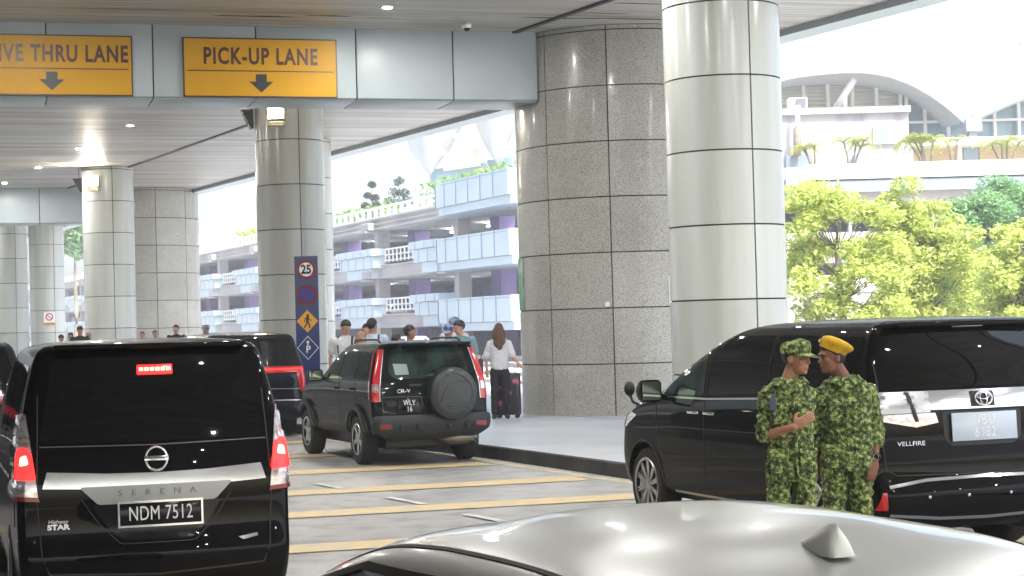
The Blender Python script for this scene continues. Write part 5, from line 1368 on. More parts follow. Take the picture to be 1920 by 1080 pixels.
def warp(car, sy, zk):
    zx = [a_ for a_, b_ in zk]; zy = [b_ for a_, b_ in zk]; done = set()
    for o in car.root.children_recursive:
        if o.type != 'MESH': continue
        p = o
        while p.parent is not None and p.parent != car.root: p = p.parent
        if p.name.startswith('wheel'):
            if o == p: o.location.y *= sy
            continue
        if o.name.startswith(('side_mirror', 'mirror_glass')):
            if o == p: o.location.y *= sy
            continue
        if o.data.name in done: continue
        done.add(o.data.name)
        for v in o.data.vertices: v.co.y *= sy; v.co.z = float(np.interp(v.co.z, zx, zy))
        o.data.update()
M['mirror_glass'] = mat('mirror glass', (.55, .62, .50), .03, metal=1)
def both(f):
    for sg, side in ((1, 'left'), (-1, 'right')): f(sg, side)
# ------------------------------------------------------------ black minivan with lit brake lamps (nearest, left)
def van_a():
    th = 18; rc = Vector((-2.178, 11.0)); u = Vector((-math.sin(R(th)), math.cos(R(th))))
    loc = rc+u*1.0
    K = [(.20, -.88, 3.5, .72, .16, .3, .05, .2), (.30, -.98, 3.62, .82, .12, .3, .06, .25), (.50, -1.02, 3.68, .845, .10, .3, .06, .3), (.62, -1.02, 3.68, .85, .09, .3, .06, .3), (.68, -.985, 3.67, .85, .08, .3, .06, .3),
         (.90, -.975, 3.62, .852, .08, .3, .06, .3), (1.0, -.97, 3.5, .85, .08, .3, .06, .3), (1.12, -.95, 3.2, .845, .08, .3, .06, .2), (1.22, -.93, 2.85, .835, .08, .3, .06, .2),
         (1.42, -.87, 2.5, .80, .08, .3, .06, .2), (1.60, -.81, 2.1, .755, .08, .3, .06, .2), (1.70, -.79, 1.8, .725, .08, .25, .06, .15), (1.745, -.78, 1.6, .70, .06, .2, .06, .1), (1.775, -.74, 1.4, .655, .06, .2, .06, .1), (1.79, -.66, 1.2, .56, .06, .2, .05, .1)]
    c = Car('minivan', (loc.x, loc.y, 0), R(90+th), K, M['paint'], 'black minivan in the left foreground with red brake lamps lit and plate NDM 7512', 'minivan', 4.7, crown=.018, wheel=(.33, .20), axles=(0, 2.86), track=.76, arch=.37)
    c.wheels(5, 'pair')
    gl_ = c.patch('rear_window', 'rear', [(-.60, 1.70), (.60, 1.70), (.705, 1.23), (-.705, 1.23)], M['glass_black'], rnd=.05)
    c.line('window_edge', 'rear', [(-.70, 1.215), (0, 1.205), (.70, 1.215)], .006, mat('dull edge', (.10, .10, .11), .3))
    # wiper
    # things seen through the glass
    # high brake lamp
    o, T = oriented_box(c, 'brake_light', 'rear', -.02, 1.625, (.22, .055, .03), M['red_lit'], .008)
    for i in range(6):
        oriented_box(c, 'brake_led', 'rear', -.02+(i-2.5)*.034, 1.625, (.026, .02, .006), M['red_hot'], .026, bev=.001, parent=None).__class__
    # spoiler
    bm = bmesh.new(); vs = box(bm, (-.80, 0, 1.765), (.16, 1.20, .03), bev=.012)
    autosmooth(bobj('roof_spoiler', bm, M['paint'], c.root), 50)
    # chrome bar with the drop in the middle
    c.patch('chrome_bar', 'rear', [(-.66, 1.075), (-.30, 1.055), (0, 1.05), (.30, 1.055), (.66, 1.075), (.69, .985), (.45, .975), (-.45, .975), (-.69, .985)], mat('dark chrome', (.52, .53, .53), .14, metal=1), off=.010, thick=.03)
    c.patch('name_panel', 'rear', [(-.47, .985), (.47, .985), (.36, .885), (-.36, .885)], mat('brushed name panel', (.30, .31, .31), .30, metal=.8), off=.018, thick=.03, rnd=.02)
    c.text('name_letters', 'rear', 'SERENA', 0, .943, .046, mat('grey letters', (.12, .13, .13), .3, metal=.5), off=.020, spacing=2.7, sx=1.35)
    # recess lines under the bar
    c.line('tailgate_crease', 'rear', [(.46, .92), (.36, .78), (.24, .665), (.21, .655), (-.21, .655), (-.24, .665), (-.36, .78), (-.46, .92)], .004, mat('dark crease', (.03, .03, .03), .4), off=.002)
    c.patch('plate_recess', 'rear', [(-.40, .89), (.40, .89), (.32, .77), (.21, .67), (-.21, .67), (-.32, .77)], M['blackgloss'], off=.003, rnd=.03)
    number_plate(c, -.015, .822, .50, .125, ['NDM 7512'], M['blackgloss'], M['white_paint'], .115, off=.03, frame=M['chrome'], sx=.72)
    # badge
    ring_part(c, 'badge_ring', 'rear', 0, 1.125, .066, .010, M['chrome'], off=.02)
    oriented_box(c, 'badge_bar', 'rear', 0, 1.125, (.15, .030, .012), M['chrome'], .028)
    c.text('badge_letters', 'rear', 'NISSAN', 0, 1.125, .026, M['black'], off=.036, sx=1.1)
    c.text('trim_letters', 'rear', 'Highway', .60, .80, .034, M['satin'], off=.004, shear=.2); c.text('trim_letters', 'rear', 'STAR', .60, .768, .040, M['satin'], off=.004, sx=1.4, bold=.002)
    p_ = c.patch('trim_badge', 'rear', [(-.50, .655), (-.62, .672), (-.625, .655), (-.53, .637)], M['chrome'], off=.008)
    # lamps : outline on the rear and wrapping to the side
    def lamp(sg, side):
        f = lambda pts: [(sg*a_, b_) for a_, b_ in pts]
        c.patch('tail_lamp', 'rear', f([(.775, 1.40), (.80, 1.38), (.835, 1.18), (.848, .95), (.715, .94), (.735, 1.10), (.762, 1.30)]), M['clear_lens'], off=.016, thick=.05, res=.02)
        c.patch('stop_lamp', 'rear', f([(.772, 1.21), (.815, 1.21), (.835, 1.04), (.725, 1.03), (.745, 1.17)]), M['red_lit'], off=.026, thick=.03, res=.02, rnd=.02)
        c.patch('stop_core', 'rear', f([(.775, 1.17), (.80, 1.16), (.808, 1.11), (.765, 1.12)]), M['red_hot'], off=.034, thick=.02, res=.02, rnd=.01)
        c.patch('lamp_frame', 'rear', f([(.715, .94), (.848, .95), (.846, .925), (.705, .915)]), M['red_dark'], off=.020, thick=.03, res=.02)
        xs = [(-.86, 1.43), (-.70, 1.20), (-.66, 1.02), (-.68, .93), (-.93, .93), (-.90, 1.2)]
        c.patch('side_lamp', side, [(-.74, 1.40), (-.70, 1.36), (-.66, 1.20), (-.70, 1.0), (-.74, .95), (-.85, .95), (-.82, 1.2)], M['chrome'] if sg > 0 else M['red_lens'], off=.012, thick=.03, res=.03)
        # side windows, door lines
        c.patch('quarter_window', side, [(-.55, 1.66), (.55, 1.68), (.55, 1.18), (-.45, 1.22)], M['glass_black'], rnd=.05)
        c.patch('door_window', side, [(.62, 1.68), (1.35, 1.68), (1.35, 1.15), (.62, 1.17)], M['glass_black'], rnd=.04)
        c.line('body_line', side, [(-.85, 1.0), (2.8, 1.0)], .012, M['satin'], off=.004)
        c.line('door_gap', side, [(-.62, 1.55), (-.62, 1.05), (-.60, .75)], .008, M['joint'])
    both(lamp)
    # tailgate gap lines
    c.line('tailgate_gap', 'rear', [(-.70, 1.50), (-.725, .93), (-.70, .60), (-.66, .50)], .008, M['joint']); c.line('tailgate_gap', 'rear', [(.70, 1.50), (.725, .93), (.70, .60), (.66, .50)], .008, M['joint'])
    c.line('tailgate_gap', 'rear', [(-.66, .50), (0, .47), (.66, .50)], .012, M['joint'])
    c.line('bumper_line', 'rear', [(.84, .70), (.74, .69)], .012, M['satin']); c.line('bumper_line', 'rear', [(-.84, .70), (-.74, .69)], .012, M['satin'])
    warp(c, .974, [(0, 0), (.3, .22), (.822, .756), (1.79, 1.80), (2, 2.01)])
    return c
van_a()
# ------------------------------------------------------------ big black minivan at right
def van_b():
    th = 20.5; loc = (3.08, 14.2)
    K = [(.20, -.80, 3.6, .76, .2, .3, .05, .2), (.32, -.97, 3.8, .88, .16, .35, .06, .3), (.42, -1.02, 3.86, .905, .14, .35, .06, .35), (.56, -1.04, 3.88, .915, .12, .35, .07, .35), (.62, -1.00, 3.88, .918, .11, .35, .07, .35), (.70, -.975, 3.87, .92, .10, .35, .07, .35),
         (.90, -.975, 3.84, .922, .09, .35, .07, .35), (1.02, -.97, 3.74, .92, .09, .4, .07, .35), (1.09, -.965, 3.50, .915, .09, .4, .07, .3), (1.16, -.96, 3.10, .905, .09, .4, .07, .25), (1.26, -.94, 2.85, .89, .09, .35, .07, .2),
         (1.42, -.88, 2.48, .86, .09, .3, .07, .2), (1.58, -.83, 2.08, .82, .09, .3, .07, .18), (1.69, -.81, 1.72, .78, .08, .25, .06, .15), (1.75, -.80, 1.45, .75, .07, .2, .06, .1), (1.785, -.77, 1.15, .70, .06, .2, .06, .1), (1.80, -.68, .95, .60, .06, .2, .06, .1)]
    c = Car('minivan', (*loc, 0), R(90+th), K, M['paint'], 'large black minivan with chrome tail lamps parked behind the two men in camouflage', 'minivan', 4.93, crown=.02, wheel=(.345, .225), axles=(0, 3.0), track=.80, arch=.385)
    c.wheels(10, 'fine', rimr=.245)
    c.patch('rear_window', 'rear', [(-.66, 1.70), (.66, 1.70), (.765, 1.42), (.78, 1.30), (-.78, 1.30), (-.765, 1.42)], M['glass_black'], rnd=.05)
    bm = bmesh.new(); vs = box(bm, (-.85, 0, 1.765), (.20, 1.36, .035), bev=.014); autosmooth(bobj('roof_spoiler', bm, M['paint'], c.root), 50)
    oriented_box(c, 'brake_light', 'rear', 0, 1.742, (.26, .018, .02), mat('clear stop lamp', (.6, .6, .62), .2, metal=.5), .012)
    c.patch('chrome_garnish', 'rear', [(-.46, 1.275), (.46, 1.275), (.50, 1.14), (-.50, 1.14)], M['chrome'], off=.02, thick=.04)
    def lamp(sg, side):
        f = lambda pts: [(sg*a_, b_) for a_, b_ in pts]
        c.patch('tail_lamp', 'rear', f([(.44, 1.275), (.86, 1.275), (.90, 1.20), (.905, 1.12), (.44, 1.125)]), mat('chrome backed lens', (.50, .52, .54), .22, metal=.7, coat=1), off=.02, thick=.05, res=.03)
        c.patch('lamp_rib', 'rear', f([(.55, 1.245), (.88, 1.25), (.885, 1.225), (.56, 1.22)]), M['chrome'], off=.028, thick=.03)
        c.patch('lamp_rib', 'rear', f([(.55, 1.185), (.89, 1.185), (.895, 1.16), (.55, 1.16)]), M['chrome'], off=.028, thick=.03)
        c.patch('lamp_lower', 'rear', f([(.40, 1.12), (.905, 1.115), (.90, 1.085), (.56, 1.02), (.38, 1.05)]), M['clear_lens'], off=.016, thick=.04)
        c.patch('lamp_divider', 'rear', f([(.60, 1.27), (.635, 1.27), (.56, 1.06), (.54, 1.06)]), M['black'], off=.030, thick=.03)
        c.patch('reflector', 'rear', f([(.83, .565), (.855, .565), (.885, .44), (.82, .44)]), M['red_lens'], off=.012, thick=.03, res=.02)
        c.patch('side_glass', side, [(-.66, 1.68), (.62, 1.70), (.62, 1.24), (-.62, 1.27)], M['glass_black'], rnd=.06)
        c.patch('side_glass', side, [(.68, 1.70), (1.58, 1.69), (1.70, 1.63), (1.70, 1.20), (.68, 1.24)], M['glass_black'], rnd=.06)
        c.patch('front_window', side, [(1.80, 1.60), (2.0, 1.58), (2.28, 1.40), (2.52, 1.19), (1.78, 1.19)], M['glass_green'] if sg > 0 else M['glass_black'], rnd=.05)
        c.line('window_trim', side, [(1.74, 1.64), (2.02, 1.61), (2.35, 1.42), (2.62, 1.19)], .014, M['satin'])
        c.line('window_trim', side, [(2.66, 1.165), (1.72, 1.165), (.6, 1.20), (-.8, 1.235)], .016, M['satin'])
        for x in (1.74, .66): c.line('door_gap', side, [(x+.02, 1.70), (x, 1.15), (x+.02, .50), (x+.06, .38)], .008, M['joint'])
        c.line('door_gap', side, [(2.72, 1.12), (2.70, .8), (2.50, .45), (2.45, .35)], .008, M['joint'])
        for x in (1.60, 1.90): oriented_box(c, 'door_handle', side, x, 1.045, (.20, .03, .04), M['chrome'], .02, bev=.01)
        c.line('body_crease', side, [(-.9, .98), (.5, .92), (2.4, .90), (3.2, .86)], .010, mat('soft crease', (.05, .05, .06), .15))
        c.line('sill_trim', side, [(.5, .33), (2.45, .33)], .02, M['satin'])
        c.patch('head_lamp', side, [(3.72, .98), (3.35, 1.02), (3.15, .98), (3.40, .86), (3.75, .82)], M['clear_lens'], off=.008, rnd=.02)
        c.line('wheel_lip', side, [(3.0+.40*math.cos(t), .355+.40*math.sin(t)) for t in np.linspace(R(8), R(172), 16)], .016, M['blackgloss'], off=.008)
    both(lamp)
    c.patch('plate_recess', 'rear', [(-.34, 1.125), (.34, 1.125), (.33, .93), (.27, .875), (-.27, .875), (-.33, .93)], M['black'], off=.004, rnd=.03)
    number_plate(c, 0, 1.01, .56, .205, ['VBU', '6182'], M['plate_sky_sheen'], mat('sky sheen plate figures', (.75, .77, .78), .3), .105, off=.018, gap=.092, sx=.85)
    ring_part(c, 'badge_ring', 'rear', 0, 1.208, .072, .009, M['chrome'], off=.036, sy=.72)
    ring_part(c, 'badge_ring', 'rear', 0, 1.208, .030, .006, M['chrome'], off=.036, sy=1.6); ring_part(c, 'badge_ring', 'rear', 0, 1.222, .052, .006, M['chrome'], off=.036, sy=.45)
    oriented_box(c, 'badge_back', 'rear', 0, 1.208, (.20, .115, .01), M['black'], .022, bev=.004)
    c.text('name_letters', 'rear', 'VELLFIRE', .60, .905, .045, M['chrome'], off=.005, sx=1.25)
    c.line('bumper_bright_strip', 'rear', [(.80, .60), (.5, .64), (0, .65), (-.5, .64), (-.80, .60)], .022, M['chrome'], off=.006)  # chrome strip painted in for the highlight along the lower crease
    c.line('tailgate_gap', 'rear', [(.80, 1.5), (.83, .98), (.80, .72), (.72, .68), (0, .67), (-.72, .68), (-.80, .72), (-.83, .98), (-.80, 1.5)], .008, M['joint'])
    c.line('bumper_lip', 'rear', [(.80, .40), (.4, .36), (0, .35), (-.4, .36), (-.80, .40)], .02, mat('grey lip', (.2, .21, .22), .3), off=.004)
    for y in (.5, .18, -.18, -.5): oriented_box(c, 'parking_sensor', 'rear', y, .52, (.022, .022, .01), M['satin'], .004)
    mirror(c, 2.52, 1.06, 1.22, 1); mirror(c, 2.52, -1.06, 1.22, -1)
    # small auxiliary mirror on the fender
    p, n = c.hit('left', 3.2, 1.05)
    bm = bmesh.new(); tube(bm, [p+Vector((0, -.06, 0)), p+Vector((.02, .02, .05)), p+Vector((.03, .05, .13))], .014, 8); ellipsoid(bm, p+Vector((.02, .05, .17)), (.03, .055, .07)); bobj('fender_mirror', bm, M['black'], c.root, smooth=True)
    tube_bm = bmesh.new(); tube(tube_bm, [(-.98, -.45, .26), (-.6, -.45, .27), (0, -.40, .3)], .05, 12); bobj('exhaust', tube_bm, M['black'], c.root, smooth=True)
    return c
van_b()
# ------------------------------------------------------------ dark green SUV with the spare wheel
def suv():
    th = 21.5; loc = (-1.40, 25.1)
    K = [(.36, -.72, 3.0, .76, .12, .3, .03, .2), (.44, -.80, 3.2, .84, .12, .3, .04, .3), (.56, -.83, 3.3, .86, .10, .3, .04, .3), (.64, -.82, 3.32, .865, .09, .3, .04, .3), (.66, -.76, 3.32, .865, .08, .3, .04, .3),
         (.86, -.75, 3.30, .872, .08, .3, .04, .3), (.98, -.74, 3.22, .872, .08, .3, .04, .3), (1.05, -.73, 3.0, .868, .08, .3, .04, .25), (1.12, -.72, 2.4, .86, .08, .3, .04, .2),
         (1.20, -.70, 2.0, .845, .08, .25, .04, .15), (1.35, -.66, 1.72, .80, .08, .25, .04, .15), (1.52, -.61, 1.38, .745, .07, .2, .04, .12), (1.60, -.58, 1.15, .71, .06, .2, .04, .1), (1.64, -.53, .98, .67, .06, .2, .04, .1), (1.655, -.44, .82, .57, .06, .2, .04, .08)]
    c = Car('suv', (*loc, 0), R(90+th), K, M['paint_green'], 'dark green SUV with a covered spare wheel on its tailgate waiting beside the kerb', 'suv', 4.5, crown=.02, wheel=(.345, .225), axles=(0, 2.62), track=.765, arch=.40)
    c.wheels(5, 'spoke', rimr=.215)
    c.patch('rear_window', 'rear', [(-.54, 1.57), (.54, 1.57), (.60, 1.25), (.52, 1.165), (-.52, 1.165), (-.60, 1.25)], M['glass_green'], rnd=.07)
    o = c.patch('paper_notice', 'rear', [(.52, 1.37), (.32, 1.36), (.30, 1.22), (.50, 1.22)], mat('paper behind glass', (.30, .36, .33), .6), off=.006, thick=.004)
    c.patch('wiper', 'rear', [(.10, 1.19), (-.12, 1.185), (-.12, 1.215), (-.03, 1.215)], M['black'], off=.03, thick=.03)
    bm = bmesh.new(); box(bm, (-.62, 0, 1.625), (.26, 1.24, .035), bev=.015)
    for y in (.42, -.42): box(bm, (-.66, y, 1.595), (.04, .03, .05))
    autosmooth(bobj('roof_spoiler', bm, M['paint_green'], c.root), 50)
    bm = bmesh.new()
    for y in (.60, -.60): tube(bm, [(-.35, y, 1.65), (-.25, y, 1.695), (.75, y, 1.70), (.9, y*.98, 1.65)], .014, 8)
    bobj('roof_rail', bm, M['black'], c.root, smooth=True)
    def lamp(sg, side):
        f = lambda pts: [(sg*a_, b_) for a_, b_ in pts]
        # tall lamps following the rear pillar
        c.patch('tail_lamp', 'rear', f([(.640, 1.56), (.705, 1.56), (.800, 1.25), (.845, 1.05), (.850, .87), (.755, .87), (.745, 1.08), (.705, 1.28)]), M['red_lens'], off=.012, thick=.05, res=.02)
        c.patch('lamp_clear', 'rear', f([(.760, 1.10), (.832, 1.10), (.842, 1.0), (.758, 1.0)]), M['clear_lens'], off=.018, thick=.03, res=.02)
        c.patch('side_lamp', side, [(-.49, 1.52), (-.44, 1.52), (-.55, 1.25), (-.58, .90), (-.64, .90), (-.60, 1.2)], M['red_dark'], off=.010, thick=.03, res=.03)
        c.line('lamp_trim', 'rear', f([(.632, 1.56), (.695, 1.28), (.737, 1.08), (.745, .87)]), .010, M['satin'], off=.014)
        c.patch('quarter_window', side, [(-.42, 1.52), (-.02, 1.54), (.02, 1.17), (-.30, 1.19), (-.40, 1.27)], M['glass_green'], rnd=.04)
        c.patch('door_window', side, [(.08, 1.54), (.78, 1.54), (.80, 1.16), (.12, 1.17)], M['glass_green'], rnd=.03)
        c.patch('door_window', side, [(.86, 1.54), (1.10, 1.52), (1.48, 1.34), (1.72, 1.16), (.88, 1.16)], M['glass_green'], rnd=.03)
        c.line('window_trim', side, [(1.76, 1.135), (-.30, 1.15)], .016, M['black'])
        for x in (.04, .83): c.line('door_gap', side, [(x, 1.12), (x+.0, .8), (x+(.32 if x < .5 else 0), .45)], .008, M['joint'])
        c.line('side_strip', side, [(.45, .72), (2.2, .72)], .05, M['grey_plastic'], off=.012, thick=.02)
        c.patch('sill', side, [(.42, .50), (2.2, .50), (2.2, .40), (.42, .40)], M['grey_plastic'], off=.010)
        for x in (.18, .98): oriented_box(c, 'door_handle', side, x, 1.03, (.16, .03, .035), M['paint_green'], .02, bev=.01)
        for ax in (0, 2.62): c.line('wheel_flare', side, [(ax+.435*math.cos(t), .355+.435*math.sin(t)) for t in np.linspace(R(2), R(178), 18)], .075, M['grey_plastic'], off=.014, thick=.03)
    both(lamp)
    # bumper
    c.patch('rear_bumper', 'rear', [(-.84, .655), (.84, .655), (.84, .50), (.70, .42), (.3, .39), (-.3, .39), (-.70, .42), (-.84, .50)], M['grey_plastic'], off=.045, thick=.07, rnd=.03)
    for sg in (1, -1):
        c.patch('reflector', 'rear', [(sg*.62, .575), (sg*.78, .575), (sg*.78, .52), (sg*.62, .52)], M['red_dark'], off=.055, thick=.02, res=.03)
        for y in (.25, .52) if sg > 0 else (.25, .55): oriented_box(c, 'bumper_stud', 'rear', sg*y*.9-.0, .53, (.07, .09, .03), M['grey_plastic'], .06, bev=.012)
    number_plate(c, .33, .80, .34, .20, ['WLY', '16'], M['blackgloss'], M['white_paint'], .10, off=.014, gap=.085, sx=.8)
    c.text('model_letters', 'rear', 'CR-V', .40, 1.0, .07, M['chrome'], off=.006, sx=1.25, bold=.002)
    c.line('tailgate_gap', 'rear', [(.70, 1.15), (.71, .90), (.70, .68)], .008, M['joint']); c.line('tailgate_gap', 'rear', [(-.70, 1.15), (-.71, .90), (-.70, .68)], .008, M['joint'])
    c.line('tailgate_crease', 'rear', [(.70, .93), (.2, .925), (.05, .90)], .010, mat('soft green crease', (.05, .07, .07), .2))
    oriented_box(c, 'tailgate_handle', 'rear', .22, 1.075, (.17, .028, .02), M['black'], .008)
    # spare wheel in its hard cover
    p, n = c.hit('rear', -.27, .95)
    T = Matrix.Translation((p.x-.02, -.27, .955)) @ Matrix.Rotation(R(-90), 4, 'Y')
    bm = bmesh.new(); lathe(bm, [(.33, -.02), (.352, .03), (.355, .14), (.345, .185), (.32, .205), (.27, .212), (.262, .206), (.10, .212), (0.001, .214)], 56, M=T)
    sp = bobj('spare_wheel_cover', bm, mat('matt dark cover', (.018, .022, .026), .38, coat=.3, coatr=.2), c.root); autosmooth(sp, 35)
    bm = bmesh.new(); tube(bm, [T @ Vector((.26*math.cos(t), .26*math.sin(t), .214)) for t in np.linspace(R(-60), R(215), 30)], .006, 6)
    tube(bm, [T @ Vector((x, y, .216)) for x, y in ((.16, -.20), (.17, -.05), (.12, .08), (-.02, .17), (-.12, .21))], .006, 6)
    for x, hw in ((-.13, .17), (-.17, .18), (-.21, .15)): tube(bm, [T @ Vector((x, -hw-.04, .216)), T @ Vector((x, hw-.06, .216))], .007, 6)
    bobj('cover_rib', bm, mat('cover rib', (.05, .06, .065), .35), sp, smooth=True)
    bm = bmesh.new(); tube(bm, [(-.86, -.62, .30), (-.70, -.62, .30), (-.5, -.60, .33)], .035, 14, cap=False); q = bobj('exhaust', bm, M['chrome'], c.root, smooth=True)
    bm = bmesh.new(); tube(bm, [(-.845, -.62, .30), (-.6, -.62, .305)], .03, 12); bobj('exhaust_bore', bm, M['black'], q)
    bm = bmesh.new(); ellipsoid(bm, (-.58, -.45, .34), (.16, .30, .09)); bobj('silencer', bm, mat('dull steel', (.25, .22, .17), .4, metal=.7), c.root, smooth=True)
    bm = bmesh.new(); ellipsoid(bm, (-.05, .1, .30), (.20, .14, .12)); tube(bm, [(0, -.7, .33), (0, .7, .33)], .05); box(bm, (.6, 0, .42), (2.6, 1.2, .16), bev=.03); bobj('axle', bm, M['black'], c.root)
    mirror(c, 1.62, 1.0, 1.20, 1, M['paint_green'], (.11, .22, .17)); mirror(c, 1.62, -1.0, 1.20, -1, M['paint_green'], (.11, .22, .17))
    warp(c, .955, [(0, 0), (2, 2)])
    return c
suv()
# ------------------------------------------------------------ dark van with the red light bar
def van_c():
    th = 23; loc = (-4.88, 32.4)
    K = [(.24, -.85, 3.9, .80, .2, .3, .05, .2), (.36, -.98, 4.0, .92, .14, .3, .06, .3), (.56, -1.0, 4.05, .95, .12, .3, .06, .3), (.62, -.95, 4.05, .955, .1, .3, .06, .3), (.95, -.94, 4.0, .96, .1, .3, .06, .3), (1.05, -.93, 3.7, .955, .1, .3, .06, .3), (1.15, -.92, 3.3, .945, .1, .3, .06, .2),
         (1.35, -.86, 2.8, .90, .1, .3, .06, .2), (1.60, -.80, 2.3, .84, .1, .3, .06, .2), (1.74, -.78, 1.9, .80, .08, .2, .06, .1), (1.80, -.72, 1.6, .74, .07, .2, .06, .1), (1.825, -.62, 1.4, .64, .06, .2, .05, .1)]
    c = Car('minivan', (*loc, 0), R(90+th), K, M['paint_blue'], 'dark navy van with a full width red tail light bar, half hidden between two cars', 'minivan', 5, crown=.02, wheel=(.35, .22), axles=(0, 3.1), track=.83, arch=.39)
    c.wheels(6, 'spoke')
    c.patch('rear_window', 'rear', [(-.70, 1.74), (.70, 1.74), (.82, 1.27), (-.82, 1.27)], M['glass_black'], rnd=.04)
    c.patch('light_bar', 'rear', [(-.90, 1.235), (.90, 1.235), (.905, 1.13), (-.905, 1.13)], M['red_lens'], off=.014)
    c.patch('light_bar_core', 'rear', [(-.88, 1.20), (.88, 1.20), (.88, 1.175), (-.88, 1.175)], M['red_lit'], off=.020, thick=.02)
    for sg in (1, -1): c.patch('tail_lamp', 'rear', [(sg*.76, 1.135), (sg*.915, 1.135), (sg*.93, .78), (sg*.84, .80)], M['red_lens'], off=.014, res=.03)
    number_plate(c, .0, 1.0, .30, .12, [], M['blackgloss'], M['white_paint'], .08)
    c.line('bumper_bright_strip', 'rear', [(.85, .64), (0, .66), (-.85, .64)], .02, M['chrome'], off=.006); c.line('tailgate_crease', 'rear', [(.85, .84), (0, .86), (-.85, .84)], .012, M['satin'], off=.004)
    both(lambda sg, side: (c.patch('side_glass', side, [(-.6, 1.68), (.9, 1.70), (.9, 1.22), (-.6, 1.25)], M['glass_black'], rnd=.05), c.patch('door_window', side, [(1.0, 1.70), (1.9, 1.66), (2.6, 1.25), (1.0, 1.22)], M['glass_black'], rnd=.05)))
    return c
vc = van_c()
def copy_tree(o, parent=None):
    c = o.copy(); col.objects.link(c)
    if parent is not None: c.parent = parent
    for ch in list(o.children): copy_tree(ch, c)
    return c
v2 = copy_tree(vc.root)
for ch in v2.children:
    if ch.name.startswith(('light_bar', 'tail_lamp')): ch.data = ch.data.copy(); ch.data.materials[0] = M['red_dark']
v2.location = (-6.55, 20.6, 0); v2.rotation_euler = (0, 0, R(110)); v2['label'] = 'dark van at the left picture edge, only its roof showing beyond the nearest minivan'
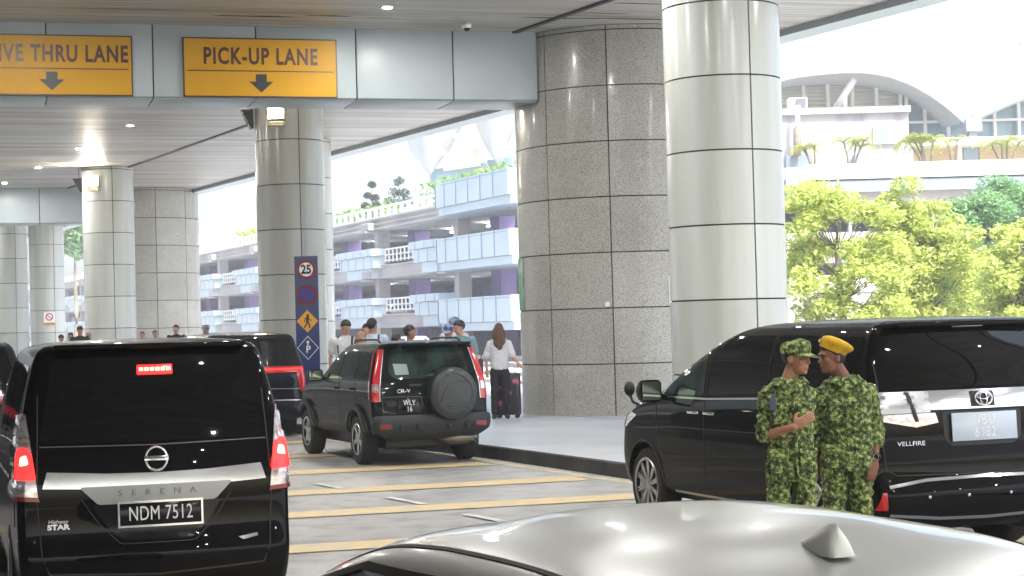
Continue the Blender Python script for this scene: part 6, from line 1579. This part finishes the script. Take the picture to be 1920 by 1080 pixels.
# ------------------------------------------------------------ champagne saloon in the foreground
def sedan():
    th = 26; u = Vector((-math.sin(R(th)), math.cos(R(th))))
    fin = Vector((.555, 3.32)); XF = .25          # fin sits at local x = XF
    loc = fin-u*XF
    K = [(.18, -.85, 3.3, .70, .2, .35, .1, .3), (.35, -1.0, 3.5, .84, .2, .4, .15, .4), (.60, -1.05, 3.55, .88, .18, .4, .15, .4), (.82, -1.03, 3.4, .885, .16, .4, .15, .4), (.92, -1.0, 2.9, .87, .15, .4, .12, .35), (.965, -.88, 2.35, .84, .15, .4, .1, .3),
         (1.01, -.62, 2.12, .80, .15, .35, .1, .25), (1.10, -.42, 1.95, .755, .16, .35, .12, .22), (1.22, -.24, 1.72, .675, .18, .34, .12, .20), (1.32, -.06, 1.50, .585, .20, .32, .12, .18), (1.375, .08, 1.32, .532, .22, .32, .12, .16), (1.40, .22, 1.18, .465, .25, .30, .10, .14), (1.412, .30, 1.08, .385, .25, .28, .08, .12)]
    c = Car('saloon_car', (loc.x, loc.y, 0), R(90+th), K, M['paint_champagne'], 'champagne grey saloon roof with a shark fin aerial filling the bottom foreground', 'car', 4.6, crown=.040, wheel=(.32, .20), axles=(0, 2.7), track=.76, arch=.36)
    c.wheels(5, 'pair')
    def side_(sg, side):
        c.patch('door_window', side, [(.75, 1.325), (1.08, 1.315), (1.34, 1.245), (1.70, 1.02), (.75, 1.0)], M['glass_black'], rnd=.03, off=.004)
        c.patch('door_window', side, [(.69, 1.325), (.40, 1.315), (.12, 1.25), (-.14, 1.16), (-.20, 1.10), (-.02, 1.0), (.69, 1.0)], M['glass_black'], rnd=.03, off=.004)
        c.patch('door_pillar', side, [(.76, 1.325), (.68, 1.325), (.67, 1.0), (.77, 1.0)], M['blackgloss'], off=.006)
        c.line('window_trim', side, [(1.78, 1.01), (1.37, 1.26), (1.10, 1.330), (.72, 1.340), (.38, 1.330), (.10, 1.264), (-.18, 1.17)], .016, M['blackgloss'], off=.007)
    both(side_)
    c.patch('windscreen', 'top', [(1.36, -.44), (1.36, .44), (1.86, .56), (1.94, 0), (1.86, -.56)], M['glass_black'], rnd=.05, off=.004, res=.06)
    c.patch('rear_window', 'top', [(-.02, -.48), (-.02, .48), (-.48, .62), (-.53, 0), (-.48, -.62)], M['glass_black'], rnd=.05, off=.004, res=.06)
    for sg in (1, -1):
        c.line('roof_channel', 'top', [(1.42, sg*.53), (1.20, sg*.505), (.85, sg*.49), (.45, sg*.485), (.15, sg*.49), (-.12, sg*.53), (-.30, sg*.59)], .012, M['joint'], off=.0022, thick=.006)
        c.patch('tail_lamp', 'rear', [(sg*.50, .88), (sg*.84, .90), (sg*.86, .74), (sg*.55, .76)], M['red_lens'], off=.006)
    # shark fin aerial
    p, n = c.hit('top', XF, 0)
    bm = bmesh.new(); prof = [(.115, .0, .010), (.085, .012, .020), (.045, .030, .020), (.01, .050, .016), (-.018, .066, .011), (-.034, .071, .009), (-.044, .066, .010), (-.060, .030, .022), (-.068, .0, .030)]
    rings = []
    nseg = 9
    for (x, h, wd) in prof:
        pass
    base = []
    xs = np.linspace(.115, -.068, 22); rows = []
    for x in xs:
        H_ = .80*float(np.interp(-x, [-.115, -.09, -.045, .01, .030, .042, .050, .060, .068], [.003, .010, .034, .064, .072, .071, .062, .030, .003]))
        Wd = float(np.interp(-x, [-.115, -.08, 0, .05, .068], [.006, .016, .024, .028, .026]))
        row = []
        for k in range(11):
            t = -1+2*k/10; y = Wd*t; hh = H_*(1-abs(t)**(.75 if abs(t) < 1 else 1))**1.0
            hh = H_*max(0, (1-abs(t)))**.5
            row.append(bm.verts.new((p.x+x, y*(1-.0*abs(t)), p.z-.004+hh)))
        rows.append(row)
    for i in range(len(rows)-1):
        for k in range(10): bm.faces.new((rows[i][k], rows[i+1][k], rows[i+1][k+1], rows[i][k+1]))
    for i in range(len(rows)-1): bm.faces.new((rows[i][10], rows[i+1][10], rows[i+1][0], rows[i][0]))
    bm.faces.new(rows[0]); bm.faces.new(rows[-1][::-1])
    autosmooth(bobj('shark_fin_aerial', bm, mat('pearl grey aerial', (.80, .81, .74), .5, coat=.2), c.root), 50)
    return c
sedan()
# ------------------------------------------------------------ parked cars inside the garage and along it
def small_car(name, loc, rz, paint, label, group='cars around the garage'):
    K = [(.2, -.7, 3.2, .7, .2, .3, .05, .2), (.5, -.85, 3.35, .85, .15, .3, .08, .3), (.8, -.85, 3.3, .86, .15, .3, .08, .3), (.92, -.82, 2.6, .84, .15, .3, .08, .3), (1.05, -.72, 2.0, .78, .15, .3, .08, .2), (1.3, -.55, 1.5, .67, .15, .3, .08, .15), (1.42, -.4, 1.2, .58, .12, .2, .05, .1)]
    c = Car(name, loc, rz, K, paint, label, 'car', 4.2, wheel=(.31, .2), axles=(0, 2.6), track=.76, arch=.36, sub=1, group=group)
    c.wheels(5)
    both(lambda sg, side: c.patch('side_window', side, [(-.3, 1.32), (1.3, 1.32), (1.8, 1.0), (-.5, 1.0)], M['glass_black'], res=.2))
    c.patch('windscreen', 'front', [(-.5, 1.32), (.5, 1.32), (.62, 1.02), (-.62, 1.02)], M['glass_black'], res=.2); c.patch('rear_window', 'rear', [(-.5, 1.32), (.5, 1.32), (.62, 1.02), (-.62, 1.02)], M['glass_black'], res=.2)
    return c
wp = mat('white car paint', (.60, .62, .64), .3, coat=1)
bp_ = mat('blue car paint', (.10, .20, .42), .3, coat=1)
q = gl(18.3, -4, 2.2); small_car('parked_car', q, GA, wp, 'pale parked car on the middle garage floor behind the white railing')
q = gl(31.5, -5, 2.2); small_car('parked_car', q, GA+1.5, wp, 'white parked car on the middle garage floor near the cream column')
q = gl(30, 3.5, 0); small_car('parked_car', q, GA, bp_, 'bluish car at ground level behind the man looking down')
q = gl(2, 5, 0); small_car('parked_car', q, GA, wp, 'white car at ground level behind the woman in white')
q = gl(56.5, -4, 5.4); small_car('parked_car', q, GA+1.5, wp, 'white parked car on the upper garage floor at the left')
# ============================================================ haze: pale air that fades the far buildings
hm = bpy.data.materials.new('pale haze'); hm.use_nodes = True
hn = hm.node_tree.nodes; hl = hm.node_tree.links; hn.remove(hn['Principled BSDF'])
pv = hn.new('ShaderNodeVolumePrincipled'); pv.inputs['Color'].default_value = (.93, .96, 1, 1); pv.inputs['Density'].default_value = HAZE; pv.inputs['Anisotropy'].default_value = .0
hl.new(pv.outputs[0], hn['Material Output'].inputs['Volume'])
bm = bmesh.new(); box(bm, (-10, 110, 22), (420, 420, 48))
bobj('haze', bm, hm, kind='stuff')
